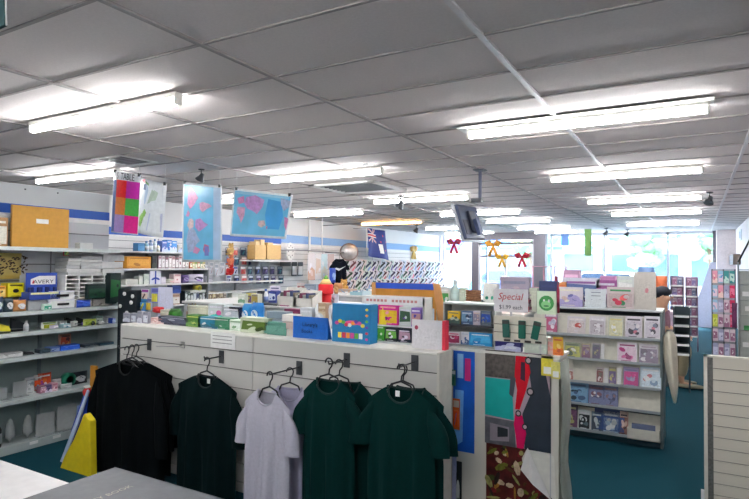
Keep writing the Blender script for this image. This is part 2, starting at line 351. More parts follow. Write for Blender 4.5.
# ================================================================== item makers
def fit(rect,plane,d,z=None,rz=None):
    """size and place of a thing standing with its front on a vertical plane"""
    x0,y0,x1,y1=rect; k,V=plane; xm=(x0+x1)/2; ym=(y0+y1)/2
    if k=='Y':
        a=onY(x0,ym,V);c=onY(x1,ym,V); w=c.x-a.x; z0=onY(xm,y1,V).z if z is None else z; z1=onY(xm,y0,V).z
        return Vector(((a.x+c.x)/2,V,z0)),0,w,d,max(.004,z1-z0)
    a=onX(x0,ym,V);c=onX(x1,ym,V); w=abs(c.y-a.y); z0=onX(xm,y1,V).z if z is None else z; z1=onX(xm,y0,V).z
    return Vector((V,(a.y+c.y)/2,z0)),(PI/2 if V<0 else -PI/2),w,d,max(.004,z1-z0)
def deco(b,w,h,y,pal,seed,z0=0,x0=None,n=7,title=True):
    """printed picture: blocks, blobs and lines of lettering on a front face"""
    r=random.Random(seed); x0=-w/2 if x0 is None else x0
    P=[M(c,.35,noise=.12,scale=60) for c in pal]
    k=r.choice((0,1,2)); lvl=0
    def yy():
        nonlocal lvl; lvl+=1; return y-lvl*.00025
    if k==0: b.poly([(x0+w*.06,z0+h*.1),(x0+w*.94,z0+h*.1),(x0+w*.94,z0+h*.7),(x0+w*.06,z0+h*.7)],yy(),P[1%len(P)])
    elif k==1: b.poly([(x0,z0),(x0+w,z0),(x0+w,z0+h*.35),(x0+w*.5,z0+h*.5),(x0,z0+h*.3)],yy(),P[1%len(P)])
    else: b.poly([(x0+w*.05,z0+h*.2),(x0+w*.95,z0+h*.25),(x0+w*.9,z0+h*.75),(x0+w*.1,z0+h*.8)],yy(),P[1%len(P)])
    for i in range(n):
        s=r.uniform(.08,.2); b.disc(x0+w*r.uniform(.25,.75),z0+h*r.uniform(.22,.62),w*s,h*s*r.uniform(.5,.9),yy(),P[(2+i)%len(P)],9,rot=r.uniform(-.5,.5))
    if title:
        b.poly([(x0+w*.12,z0+h*.8),(x0+w*.88,z0+h*.8),(x0+w*.88,z0+h*.88),(x0+w*.12,z0+h*.88)],yy(),P[-1])
        b.poly([(x0+w*.2,z0+h*.06),(x0+w*.7,z0+h*.06),(x0+w*.7,z0+h*.09),(x0+w*.2,z0+h*.09)],yy(),P[-1])
def finish(parts,name,label,cat,group,loc,rz,rx=0,ry=0):
    """parts: [(part name, MB, [sub parts])]; a single one becomes the thing itself"""
    if len(parts)==1 and not parts[0][2]:
        o=parts[0][1].build(name,None,loc,rz,rx,ry); return tag(o,label,cat,group)
    t=empty(name,loc,rz,label,cat,group,rx,ry)
    for pn,mb,sub in parts:
        o=mb.build(pn,t)
        for sn,sb in sub: sb.build(sn,o)
    return t
SEED=[100]
def item(kind,name,label,cat,rect,plane,cols,d=.1,z=None,group=None,turn=0,lean=0,**kw):
    loc,rz,w,d,h=fit(rect,plane,d,z); SEED[0]+=1; sd=kw.get('seed',SEED[0]); C=[M(c,.45) for c in cols]; r=random.Random(sd)
    parts=[]
    if kind=='box':
        b=MB().box(-w/2,w/2,0,d,0,h,C[0],.003)
        if len(cols)>1 and not kw.get('plain'): deco(b,w,h,-.0002,cols,sd,n=kw.get('n',4))
        for (tx,sz,px,pz,cc) in kw.get('texts',()): b.text(tx,sz*h,px*w,pz*h,-.004,M(cc),sx=kw.get('sx',1),italic=kw.get('italic',0))
        parts=[('body',b,[])]
        if kw.get('extra'): kw['extra'](b,w,h,d)
        if kw.get('lid'): parts.append(('lid',MB().box(-w/2-.003,w/2+.003,-.003,d+.003,h*.82,h+.003,C[-1],.002),[]))
        if kw.get('flap'): parts.append(('flap',MB().box(-w/2,w/2,d-.002,d+.001,h,h*1.3,C[0]),[]))
    elif kind=='book':
        b=MB().box(-w/2,w/2,0,.003,0,h,C[0]).box(-w/2,w/2,d-.003,d,0,h,C[0]).box(-w/2,-w/2+.003,0,d,0,h,C[0]); deco(b,w,h,-.0002,cols,sd,n=kw.get('n',6))
        for (tx,sz,px,pz,cc) in kw.get('texts',()): b.text(tx,sz*h,px*w,pz*h,-.004,M(cc),italic=kw.get('italic',0))
        parts=[('cover',b,[]),('pages',MB().box(-w/2+.003,w/2-.003,.003,d-.003,.003,h-.003,WHITE),[])]
    elif kind=='card':
        b=MB().box(-w/2,w/2,0,.002,0,h,C[0]); deco(b,w,h,-.0002,cols,sd,n=kw.get('n',6),title=kw.get('title',True))
        b.add([(-w/2,.002,h),(w/2,.002,h),(w/2,d,0),(-w/2,d,0)],[(0,1,2,3)],C[0])
        for (tx,sz,px,pz,cc) in kw.get('texts',()): b.text(tx,sz*h,px*w,pz*h,-.004,M(cc),italic=kw.get('italic',0),sx=kw.get('sx',1))
        if kw.get('extra'): kw['extra'](b,w,h,d)
        parts=[('card',b,[])]
    elif kind=='stack':   # pile of sheets, slightly shifted
        b=MB(); n=kw.get('n',5)
        for k in range(n): 
            o=r.uniform(-.01,.01); b.box(-w/2+o,w/2+o,0+abs(o),d,h*k/n,h*(k+.9)/n,C[k%len(C)],.001)
        parts=[('pile',b,[])]
    elif kind=='blister':
        b=MB().box(-w/2,w/2,.012,.014,0,h,C[0]); b.poly([(-w*.4,h*.72),(w*.4,h*.72),(w*.4,h*.94),(-w*.4,h*.94)],.0118,C[1%len(C)])
        s=MB().box(-w*.34,w*.34,0,.012,h*.08,h*.62,CLEAR if kw.get('clear') else C[2%len(C)],.004)
        q=MB().tube([(-w*.15,.004,h*.15),(w*.12,.004,h*.55)],min(w,h)*.1,C[-1],8)
        hk=MB().tube([(0,.06,h*.9),(0,-.02,h*.9),(0,-.024,h*.94)],.0025,STEEL,6)
        parts=[('backing_card',b,[]),('bubble',s,[]),('product',q,[])]
        if kw.get('hook'): parts.append(('hook',hk,[]))
    elif kind=='bottle':
        rr=min(w,d)/2; parts=[('body',MB().lathe([(rr*.9,0),(rr,h*.03),(rr,h*.62),(rr*.45,h*.8),(rr*.4,h*.86)],C[0],16,(0,rr,0)).lathe([(rr*1.01,h*.15),(rr*1.01,h*.5)],C[1%len(C)],16,(0,rr,0)),[]),('cap',MB().lathe([(rr*.48,h*.84),(rr*.5,h*.86),(rr*.5,h*.98),(rr*.4,h)],C[-1],14,(0,rr,0)),[])]
    elif kind=='bag':     # pillow pack with crimped ends
        b=MB(); nx,nz=8,10; vs=[];fs=[]
        for sd_ in (1,-1):
            for j in range(nz+1):
                for i in range(nx+1):
                    u=i/nx*2-1;v=j/nz*2-1; th=d/2*max(0,(1-u**4))*max(0,(1-v**6))**.7*(1+.15*math.sin(5*u+7*v+sd)); vs.append((u*w/2*(1-.04*(1-abs(v))),d/2-sd_*th,(v+1)/2*h))
        o=(nx+1)*(nz+1)
        for q in (0,1):
            for j in range(nz):
                for i in range(nx):
                    a=q*o+j*(nx+1)+i; f=(a,a+1,a+nx+2,a+nx+1); fs.append(f if q==0 else tuple(reversed(f)))
        b.add(vs,fs,C[0],True); 
        if len(C)>1: 
            b.disc(0,h*.5,w*.3,h*.2,-.002,C[1],12); b.disc(w*.05,h*.3,w*.2,h*.1,-.003,C[-1],10)
        parts=[('pouch',b,[])]
    elif kind=='pot':     # holder with pens or sticks
        rr=min(w*.5,.06); b=MB().lathe([(rr*.85,0),(rr,h*.5),(rr*.9,h*.5),(rr*.75,.01)],C[0],14,(0,rr,0)); parts=[('holder',b,[])]
        for k in range(kw.get('n',6)):
            a=k*2.4; x=rr*.5*math.cos(a);y=rr+rr*.5*math.sin(a); hh=h*r.uniform(.8,1.0)
            parts.append(('pen',MB().tube([(x*.6,rr+(y-rr)*.6,.015),(x*1.5,rr+(y-rr)*1.5,hh)],max(.004,w*.04),C[1+k%(len(C)-1)],6),[]))
    elif kind=='roll':
        T=Matrix.Translation((0,d/2,h/2))@Matrix.Rotation(PI/2,4,'X'); rr=h/2
        parts=[('tape',MB().lathe([(rr*.55,-d/2),(rr,-d/2),(rr,d/2),(rr*.55,d/2)],C[0],18,T=T),[]),('core',MB().lathe([(rr*.5,-d/2-.001),(rr*.56,-d/2-.001),(rr*.56,d/2),(rr*.5,d/2)],C[-1],18,T=T),[])]
    elif kind=='tray':
        e=.006; b=MB().box(-w/2,w/2,0,d,0,e,C[0]).box(-w/2,w/2,0,e,0,h,C[0]).box(-w/2,w/2,d-e,d,0,h,C[0]).box(-w/2,-w/2+e,0,d,0,h,C[0]).box(w/2-e,w/2,0,d,0,h,C[0]); parts=[('tray',b,[])]
        if len(C)>1:
            q=MB(); n=kw.get('n',6)
            for k in range(n): 
                x=-w/2+.02+(w-.04)*(k+.5)/n; q.box(x-(w/n)*.36,x+(w/n)*.36,e*2,d-e*2,e,h*r.uniform(.9,1.5),C[1+k%(len(C)-1)],.002)
            parts.append(('contents',q,[]))
    elif kind=='stapler':
        parts=[('base',MB().box(-w/2,w/2,d*.2,d*.8,0,h*.15,C[0],.003),[]),('arm',MB().add([(-w/2,d*.25,h*.25),(w/2,d*.25,h*.15),(w/2,d*.75,h*.15),(-w/2,d*.75,h*.25),(-w/2,d*.3,h),(w/2*.8,d*.3,h*.6),(w/2*.8,d*.7,h*.6),(-w/2,d*.7,h)],[(0,3,2,1),(4,5,6,7),(0,1,5,4),(2,3,7,6),(0,4,7,3),(1,2,6,5)],C[1%len(C)]),[]),('magazine',MB().box(-w/2*.9,w/2*.9,d*.35,d*.65,h*.14,h*.26,STEEL),[])]
    elif kind=='pile':    # a few soft packs lying over each other
        b=[]
        for k in range(kw.get('n',4)):
            x=(-.5+(k+.5)/kw.get('n',4))*w; hh=h*r.uniform(.55,1)
            b.append(('pack',MB().ell((x,d/2,hh/2),(w/kw.get('n',4)*.62,d*.45,hh/2),C[k%len(C)],12,7,fn=lambda q:1/max(abs(q.x),abs(q.y),abs(q.z),.75)**.8),[]))
        parts=b
    return finish(parts,name,label,cat,group,loc,rz+turn,lean)
# ------------------------------------------------------------------ goods on the near shelving
S='on the near left shelving'
G0=(205,208,205)
P=('X',-5.14)
t=item('box','cork_board','large plain cork board leaning on the top shelf','board',(12,207,69,248),('X',-5.12),[(204,150,58)],d=.03,z=ZT)
MB().box(-.05,.06,-.002,.0,.22,.26,WHITE).build('paper_tag',t,(0,0,0))
item('box','cardboard_box','brown box with white panel beside the cork board','box',(-14,217,8,248),('X',-5.1),[(176,132,84),(225,220,205),(225,220,205)],d=.15,z=ZT,n=1)
item('box','cardboard_box','small clear and white box on the top shelf right of the cork board','box',(80,243,93,249),('X',-5.05),[(210,212,210)],d=.08,z=ZT)
item('blister','gift_tag_pack','tiny red and yellow tag pack clipped under the top shelf','tag pack',(64,249,70,256),('X',-4.99),[(190,40,70),(235,200,80),(90,150,90),(240,220,90)],d=.02)
# patterned bags on a hook
t=item('bag','gift_bag','yellow and black patterned bag hanging on the slat wall','bag',(-6,253,24,279),('X',-5.2),[(212,190,110)],d=.08)
b=MB(); rr=random.Random(3)
wd,hh=t.dimensions.x,t.dimensions.z
for i in range(70): b.disc(rr.uniform(-.42,.42)*.36,rr.uniform(.04,.2),.014,.006,-.006,M((70,50,30)),7,rot=rr.uniform(-1,1))
b.build('pattern',t)
item('box','ink_box','bright yellow box with black bar below the patterned bag','box',(8,283,24,297),('X',-5.15),[(236,222,30),(236,222,30),(30,30,20)],d=.12,n=1)
item('box','ink_box','orange and yellow box at the left end of the shelf under the patterned bag','box',(-8,286,6,298),('X',-5.15),[(226,160,40),(240,210,120),(60,50,30)],d=.1)
for i,(x0,x1,y0,c,l) in enumerate([(-8,5,297,(30,52,84),'navy pouch with white stripe at the left end of the shelf'),(5,15,298,(40,60,70),'dark teal pouch right of the navy pouch'),(15,28,300,(214,150,90),'orange and white pouch beside the dark pouches')]):
    item('bag','stationery_pouch',l,'pouch',(x0,y0,x1,313),('X',-5.02),[c,(225,225,225),(200,205,215)],d=.06,z=Z1)
item('box','riser_box','grey carton under the blue label display stand','box',(28,298,48,310),('X',-5.06),[(168,172,176)],d=.16,z=Z1)
# blue display stand with lettering
loc,rz,w,d,h=fit((26,273,57,302),('X',-5.08),.14)
t=empty('label_display_stand',(loc.x,loc.y,1.262),rz,'blue counter display stand with white brand panel on the shelf','display stand')
h=h-.02
b=MB().box(-w/2,w/2,0,.01,h*.3,h,M((32,70,170),.4)); b.poly([(-w*.36,h*.56),(w*.44,h*.56),(w*.44,h*.88),(-w*.1,h*.88),(-w*.36,h*.76)],-.0005,WHITE); b.text('AVERY',h*.2,w*.04,h*.66,-.003,BLACK,sx=1.3)
b.poly([(-w*.33,h*.6),(-w*.24,h*.6),(-w*.28,h*.74)],-.003,M((210,40,70)))
b.build('header_panel',t)
b=MB().box(-w/2,w/2,-.05,.1,0,h*.28,M((38,66,150),.4)); b.poly([(-w*.45,h*.2),(w*.45,h*.2),(w*.45,h*.27),(-w*.45,h*.27)],-.051,M((225,225,170)))
for k in range(7): b.box(-w*.45+k*w*.13,-w*.37+k*w*.13,-.04,.0,h*.26,h*.46,M((60,90,190) if k%2 else (28,44,120)))
b.build('pocket_tray',t)
MB().box(-w/2,w/2,.1,.104,0,h*.9,M((200,205,210))).build('back_card',t)
item('box','riser_box','low box carrying the blue display stand','box',(36,302,62,311),('X',-5.1),[(44,50,120)],d=.14,z=Z1)
def drawer(rect,z,label):
    loc,rz,w,d,h=fit(rect,('X',-5.03),.2,z); t=empty('document_drawer',loc,rz,label,'desk drawer','stacked white desk drawers')
    MB().box(-w/2,w/2,.004,d,0,h,M((222,222,232)),.004).build('case',t)
    q=MB().box(-w*.46,w*.46,0,.006,h*.1,h*.9,WHITE,.002).build('drawer_front',t); MB().box(-w*.22,w*.25,-.006,0,h*.4,h*.65,BLACK,.002).build('handle_slot',q)
drawer((50,300,75,309),Z1,'lower of the two white drawers with black slots'); drawer((49,291,75,300),Z1+.075,'upper of the two white drawers with black slots')
item('box','eraser_box','tiny green and white box left of the white drawers','box',(44,304,52,311),('X',-4.99),[(205,230,215),(70,170,140),(240,240,240)],d=.05,z=Z1)
item('bag','plastic_bag','royal blue plastic bag right of the white drawers','bag',(79,300,93,308),('X',-5.0),[(36,80,196),(60,110,220)],d=.08,z=Z1)
for i,(x0,x1,l) in enumerate([(76,92,'left cream carton under the pigeonhole sorter'),(93,105,'middle cream carton under the pigeonhole sorter'),(105,117,'right cream carton under the pigeonhole sorter')]):
    item('box','paper_carton',l,'box',(x0,297.5,x1,306),('X',-5.06),[(214,208,196),(205,198,190),(150,140,140)],d=.22,z=Z1,n=2)
# pigeonhole sorter
loc,rz,w,d,h=fit((66,273.5,116,297),('X',-5.06),.2)
loc.z=Z1+.075
t=empty('pigeonhole_sorter',loc,rz,'white pigeonhole paper sorter with four columns of slots','sorter')
b=MB().box(-w/2,w/2,d-.01,d,0,h,M((60,74,72))); b.build('back',t)
for k in range(5): MB().box(-w/2+k*w/4-.006,-w/2+k*w/4+.006,0,d,0,h,WHITE).build('divider',t)
for k in range(7): MB().box(-w/2,w/2,.002,d-.01,k*h/6-.004,k*h/6+.004,WHITE).build('slot_shelf',t)
for i,(r_,l,n_) in enumerate([((68,258,81,272),'white paper pile on the left end of the sorter',5),((81,256,102,272),'light grey paper pile in the middle on the sorter',6),((103,254,124,272),'tall grey box pile on the right end of the sorter',3)]):
    item('stack','paper_stack',l,'paper pile',r_,('X',-5.05),[(208,210,208),(222,222,220),(190,192,194)],d=.2,z=Z1+.075+h,n=n_)
item('box','small_box','dark green box in front of the third column of the sorter','box',(88,284,106,298),('X',-4.99),[(8,34,32),(16,60,40),(10,40,38)],d=.05,z=Z1+.075,n=2)
item('box','small_box','tall dark green box at the right end of the sorter','box',(110,273,121,300),('X',-4.99),[(6,32,34),(30,100,50),(8,36,36)],d=.08,z=Z1+.02,n=1)
# shelf two : tape dispensers, staplers and packs
Q=[('stapler','stapler',(-4,322,12,333),[(40,44,40),(226,214,50)],'yellow stapler at the left end of the second shelf'),
('stapler','hole_punch',(13,318,27,332),[(20,26,34),(24,34,44)],'black hole punch beside the yellow stapler'),
('bottle','glue_bottle',(25,321,30,332),[(225,228,230),(190,195,200),(220,220,225)],'small white bottle right of the black hole punch'),
('blister','marker_pack',(42,322,58,330),[(220,225,215),(150,180,90),(220,224,60),(216,224,60)],'flat pack with yellow green tape lying on the second shelf'),
('bag','eraser_pack',(52,325,60,331),[(215,205,225),(240,240,240),(180,170,200)],'pale lilac pack right of the yellow green pack'),
('box','staple_box',(60,321,67,329),[(190,196,192),(240,240,240),(80,90,90)],'grey and white staple box in the middle of the second shelf'),
('box','staple_box',(63,324,71,330),[(170,205,215),(240,240,240),(90,140,160)],'pale blue staple box in the middle of the second shelf'),
('stapler','stapler',(67,317,76,326),[(20,26,26),(24,28,30)],'black stapler left of centre with pale boxes before it'),
('bag','clip_pack',(73,321,79,328),[(205,208,206),(120,130,130),(240,240,240)],'grey clip pack between the two black staplers'),
('stapler','stapler',(79,317,88,325),[(18,22,26),(20,26,32)],'black stapler right of centre on the second shelf'),
('blister','tape_pack',(84,319,97,326),[(200,215,120),(190,205,80),(170,190,70),(120,150,60)],'olive green tape pack on the second shelf'),
('roll','tape_roll',(81,322,87,329),[(120,110,190),(235,235,240)],'violet tape roll in front of the black stapler'),
('roll','tape_roll',(90,321,96,328),[(36,60,96),(235,235,240)],'navy tape roll below the olive pack'),
('box','staple_box',(96,316,103,325),[(140,170,160),(200,210,205),(60,90,90)],'grey green box near the right end of the second shelf'),
('bag','clip_pack',(101,321,105,327),[(225,228,228),(190,190,190)],'tiny white clip bag near the right end of the second shelf'),
('box','staple_box',(107,317,112,325),[(222,222,222),(180,185,190),(240,240,240)],'white upright box near the right end of the second shelf'),
('box','tack_box',(112,318,119,323),[(40,80,190),(180,200,230),(240,240,240)],'small blue box at the right end of the second shelf')]
for i,(k,n,rc,c,l) in enumerate(Q): item(k,n,l,{'stapler':'stapler','hole_punch':'hole punch'}.get(n,n.split('_')[-1]),rc,('X',-5.06 if i%2 else -5.0),c,d=.07,z=Z2)
# shelf three
Q=[('box','ruler_box',(1,353,23,360),[(214,214,214),(235,235,235),(60,60,60)],'long white box at the left of the third shelf'),
('stapler','staple_remover',(24,351,36,357),[(20,24,26),(26,30,34)],'black staple remover beside the long white box'),
('box','pen_case',(40,349,53,354),[(34,50,58),(60,80,90),(50,70,80)],'dark flat pen case on the third shelf'),
('box','sticky_notes',(50,347,60,353),[(96,130,190),(150,170,210),(50,80,150)],'flat blue grey note pad left of the royal blue box'),
('box','pencil_box',(61,345,80,352),[(34,90,208),(50,110,220),(120,160,235)],'royal blue box lying on the third shelf'),
('box','pen_case',(85,344,98,347.5),[(40,54,64),(110,120,124),(60,70,80)],'dark flat case right of the royal blue box'),
('box','pen_case',(99,342,118,345.5),[(36,60,70),(60,90,110),(50,70,80)],'long dark flat case at the right end of the third shelf')]
for i,(k,n,rc,c,l) in enumerate(Q): item(k,n,l,n.replace('_',' '),rc,('X',-5.02),c,d=.09,z=Z3,n=2)
item('box','pencil_box','orange and green picture pack standing on the third shelf','pack',(60,334,71,349),('X',-5.12),[(206,150,130),(200,90,60),(230,170,90),(90,60,60)],d=.03,z=Z3)
# shelf four
for i,(x,y,l) in enumerate([(3,400,'leftmost clear stand on the fourth shelf'),(17,394,'clear stand left of the silver pack on the fourth shelf'),(23,393,'tiny clear stand touching the silver pack')]):
    loc,rz,w,d,h=fit((x-4,y-12,x+4,y),('X',-5.08),.06,Z4)
    b=MB().box(-w/2,w/2,0,.004,0,h,CLEAR).box(-w/2,w/2,-.04,0,0,.003,CLEAR); 
    tag(b.build('acrylic_stand',None,loc,rz),l,'stand')
Q=[('card','clip_card',(25,377,36,392),[(205,210,212),(235,238,238),(150,160,165)],'silver white clip card standing on the fourth shelf'),
('card','sticker_card',(34,375,42,391),[(235,225,215),(225,90,40),(90,180,200),(240,240,240)],'white sticker card with an orange top on the fourth shelf'),
('card','sticker_card',(38,373,51,390),[(220,80,40),(235,120,50),(160,70,160),(245,240,240)],'fiery orange red card on the fourth shelf'),
('box','bead_box',(40,386,47,394),[(150,100,120),(210,160,180),(240,220,225)],'small mauve box before the orange card'),
('box','bead_box',(45,385,52,392.5),[(110,90,140),(230,220,235),(60,50,90)],'small purple box right of the mauve box'),
('box','bead_box',(52,383,58,391),[(210,160,175),(240,215,220),(180,90,120)],'small pink box in the middle of the fourth shelf'),
('bag','bead_bag',(54,379,63,389.5),[(205,200,205),(230,220,225)],'pale grey bead bag on the fourth shelf'),
('bag','tape_bag',(62,384,74,388),[(190,198,196),(225,230,228)],'flat clear tape bag on the fourth shelf'),
('roll','tape_roll',(65,373,75,386.5),[(30,140,104),(16,60,60)],'emerald green roll on the fourth shelf'),
('bag','purse',(72,372,89,386),[(20,30,38),(190,196,198)],'black purse with silver emblem on the fourth shelf')]
for i,(k,n,rc,c,l) in enumerate(Q): item(k,n,l,n.replace('_',' '),rc,('X',-5.1 if i in(0,1,2,6,8,9) else -5.02),c,d=.06,z=Z4)
# base shelf : clear frames
for (x0,y0,x1,y1),l in [((36,413,55,437),'clear acrylic sheet holder left of the taller one on the base shelf'),((57,405,76,431),'taller bright acrylic sheet holder on the base shelf')]:
    loc,rz,w,d,h=fit((x0,y0,x1,y1),('X',-5.1),.08,Z5); t=empty('sheet_holder',loc,rz,l,'sheet holder','clear sheet holders')
    MB().box(-w/2,w/2,0,.004,.004,h,CLEAR).box(-w/2,w/2,-.05,.03,0,.004,CLEAR).build('acrylic_holder',t)
    MB().box(-w*.46,w*.46,.006,.008,.02,h*.96,M((205,208,208))).build('paper_sheet',t)
item('card','folder_card','narrow pale blue folder at the right end of the base shelf','folder',(77,405,84,430),('X',-5.1),[(150,180,220),(180,200,230),(120,150,200)],d=.03,z=Z5,title=False,n=1)
item('bottle','ink_bottle','black bottle with white label at the left edge of the base shelf','bottle',(-7,420,4,447),('X',-5.05),[(22,24,28),(190,195,200),(20,20,22)],d=.1,z=Z5)
for i,(x,y,l) in enumerate([(10,428,'low clear dome left of the sheet holders'),(28,424,'low clear dome nearest the shorter sheet holder')]):
    loc,rz,w,d,h=fit((x-5,y-8,x+5,y),('X',-5.12),.1,Z5); tag(MB().ell((0,0,.004),(w/2,w/2,h*.8),CLEAR,12,8,fn=lambda q:1 if q.z>-.02 else .3).build('clear_dome',None,loc+Vector((0,0,h*.25)),rz),l,'dome')
# ================================================================== ROLLED BANNERS
def drape(pts,Y,m,name,label,cat,th=.03,nf=3):
    q=[onY(x,y,Y) for x,y in pts]; cx=sum(p.x for p in q)/len(q); z0=min(p.z for p in q)
    b=MB(); b.poly([(p.x-cx,p.z-z0) for p in q],0,m,th); 
    o=b.build(name,None,(cx,Y,z0)); md=o.modifiers.new('soft','BEVEL'); md.width=.008; md.segments=2
    return tag(o,label,cat),cx,z0
drape([(90,412),(96,420),(97,482),(60,483),(70,455),(80,437)],2.68,M((228,204,26),.6),'rolled_banner','yellow folded banner standing on the floor beside the black shirts','banner',.05)
drape([(90,388),(95,400),(93,428),(78,446),(75,430)],2.78,M((30,70,190),.6),'rolled_banner','royal blue folded banner behind the yellow banner','banner',.04)
drape([(88,389),(90,391),(79,424),(58,478),(55,477),(75,424)],2.72,M((190,205,235),.6),'banner_edge_strip','white and pale blue strip beside the yellow banner','banner',.012)
p=onY(87,392,2.74); t=tag(MB().ell((0,0,0),(.035,.03,.04),M((205,40,40))).ell((0,0,.04),(.03,.026,.012),WHITE).build('banner_finial',None,p),'red and white knob on top of the blue banner','finial')
a=onY(93,366,2.86); c2=onY(90,400,2.86); tag(MB().box(-.035,.035,0,.02,0,a.z,M((190,130,40),.5)).build('wooden_plank',None,(a.x,2.86,0)),'upright orange-brown wooden plank beside the black shirts','plank')
# ================================================================== SLAT WALL GONDOLA WITH SHIRTS
GX0,GX1,GY,GZ=-4.1,-1.297,3.0,1.095
sl=M((196,195,190),.55,noise=.02,scale=5); slt=M((232,230,222),.4)
t=empty('slatwall_gondola',((GX0+GX1)/2,GY,0),0,'long pale slat wall display unit carrying the hanging shirts','display unit')
w=(GX1-GX0)/2
b=MB(); zs=[GZ-.115-.13*k for k in range(8)]
tops=[GZ-.012]+[z-.006 for z in zs]; bots=[z+.002 for z in zs]+[.0]
for a,c in zip(tops,bots): 
    for x0,x1 in ((-w,-2.684+(w+GX0)*-1+0 if 0 else -2.684-(GX0+GX1)/2-.002),(-2.684-(GX0+GX1)/2+.002,w-.0)): b.box(x0,x1,0,.02,c,a,sl,.0)
b.box(-w,w,.012,.16,0,GZ-.012,M((70,70,70)))
b.build('slat_panel',t)
MB().box(-w,w,.0,.19,GZ-.012,GZ,slt,.003).build('top_board',t)
MB().box(w,w+.016,0,.19,0,GZ,M((206,203,194))).build('end_panel',t); MB().box(-w-.016,-w,0,.19,0,GZ,sl).build('end_panel',t)
# paper notice on the top edge
p=onY(223,337,GY); b=MB().box(-.12,.12,-.002,.0,-.065,.05,WHITE)
for k in range(3): b.poly([(-.1,.02-k*.025),(.09,.02-k*.025),(.09,.026-k*.025),(-.1,.026-k*.025)],-.0025,M((150,150,150)))
tag(b.build('paper_notice',None,(p.x,GY-.001,1.05)),'small white paper notice stuck on the gondola top edge','notice')
GOND_W=w
# hooks
def hook(px,py,label,proj=.3,plate=True):
    p=onY(px,py,GY); t=empty('faceout_hook',(p.x,GY-.001,p.z),0,label,'hook','hooks on the slat wall')
    if plate: MB().box(-.022,.022,-.006,0,-.07,.03,M((70,74,78),.4)).build('bracket',t)
    MB().tube([(0,-.005,0),(0,-proj,.0),(0,-proj-.008,.02)],.005,STEEL,8).build('arm',t)
p=onY(183,345,GY); tag(MB().tube([(0,0,0),(-.0,-.05,-.005),(-.22,-.06,-.02)],.003,STEEL,6).tube([(-.02,0,.02),(.02,0,.02),(.02,0,-.02),(-.02,0,-.02)],.003,STEEL,6).build('wire_hook',None,(p.x,GY-.004,p.z)),'thin silver wire hook lying across the slats','hook')
hangM=M((14,16,22),.35)
def hanger(x,y,z,label,rz=0,wd=.4,c=hangM,group='black plastic clothes hangers'):
    t=empty('clothes_hanger',(x,y,z),rz,label,'hanger',group)
    hk=[(0.022*math.cos(a),0,.022*math.sin(a)) for a in [PI*(1.05-.1*k)*1 for k in range(0,13)]]
    hk=[(-.024,0,-.005)]+[(-.024*math.cos(PI*k/8),0,.024*math.sin(PI*k/8)) for k in range(9)]+[(.02,0,-.02),(.004,0,-.04),(0,0,-.075)]
    MB().tube(hk,.0045,c,8).build('hook',t)
    MB().tube([(0,0,-.07),(-.06,0,-.09),(-wd*.35,0,-.15),(-wd/2,0,-.19),(-wd/2+.02,0,-.2),(0,0,-.195),(wd/2-.02,0,-.2),(wd/2,0,-.19),(wd*.35,0,-.15),(.06,0,-.09)],.0055,c,8,closed=True).build('frame',t)
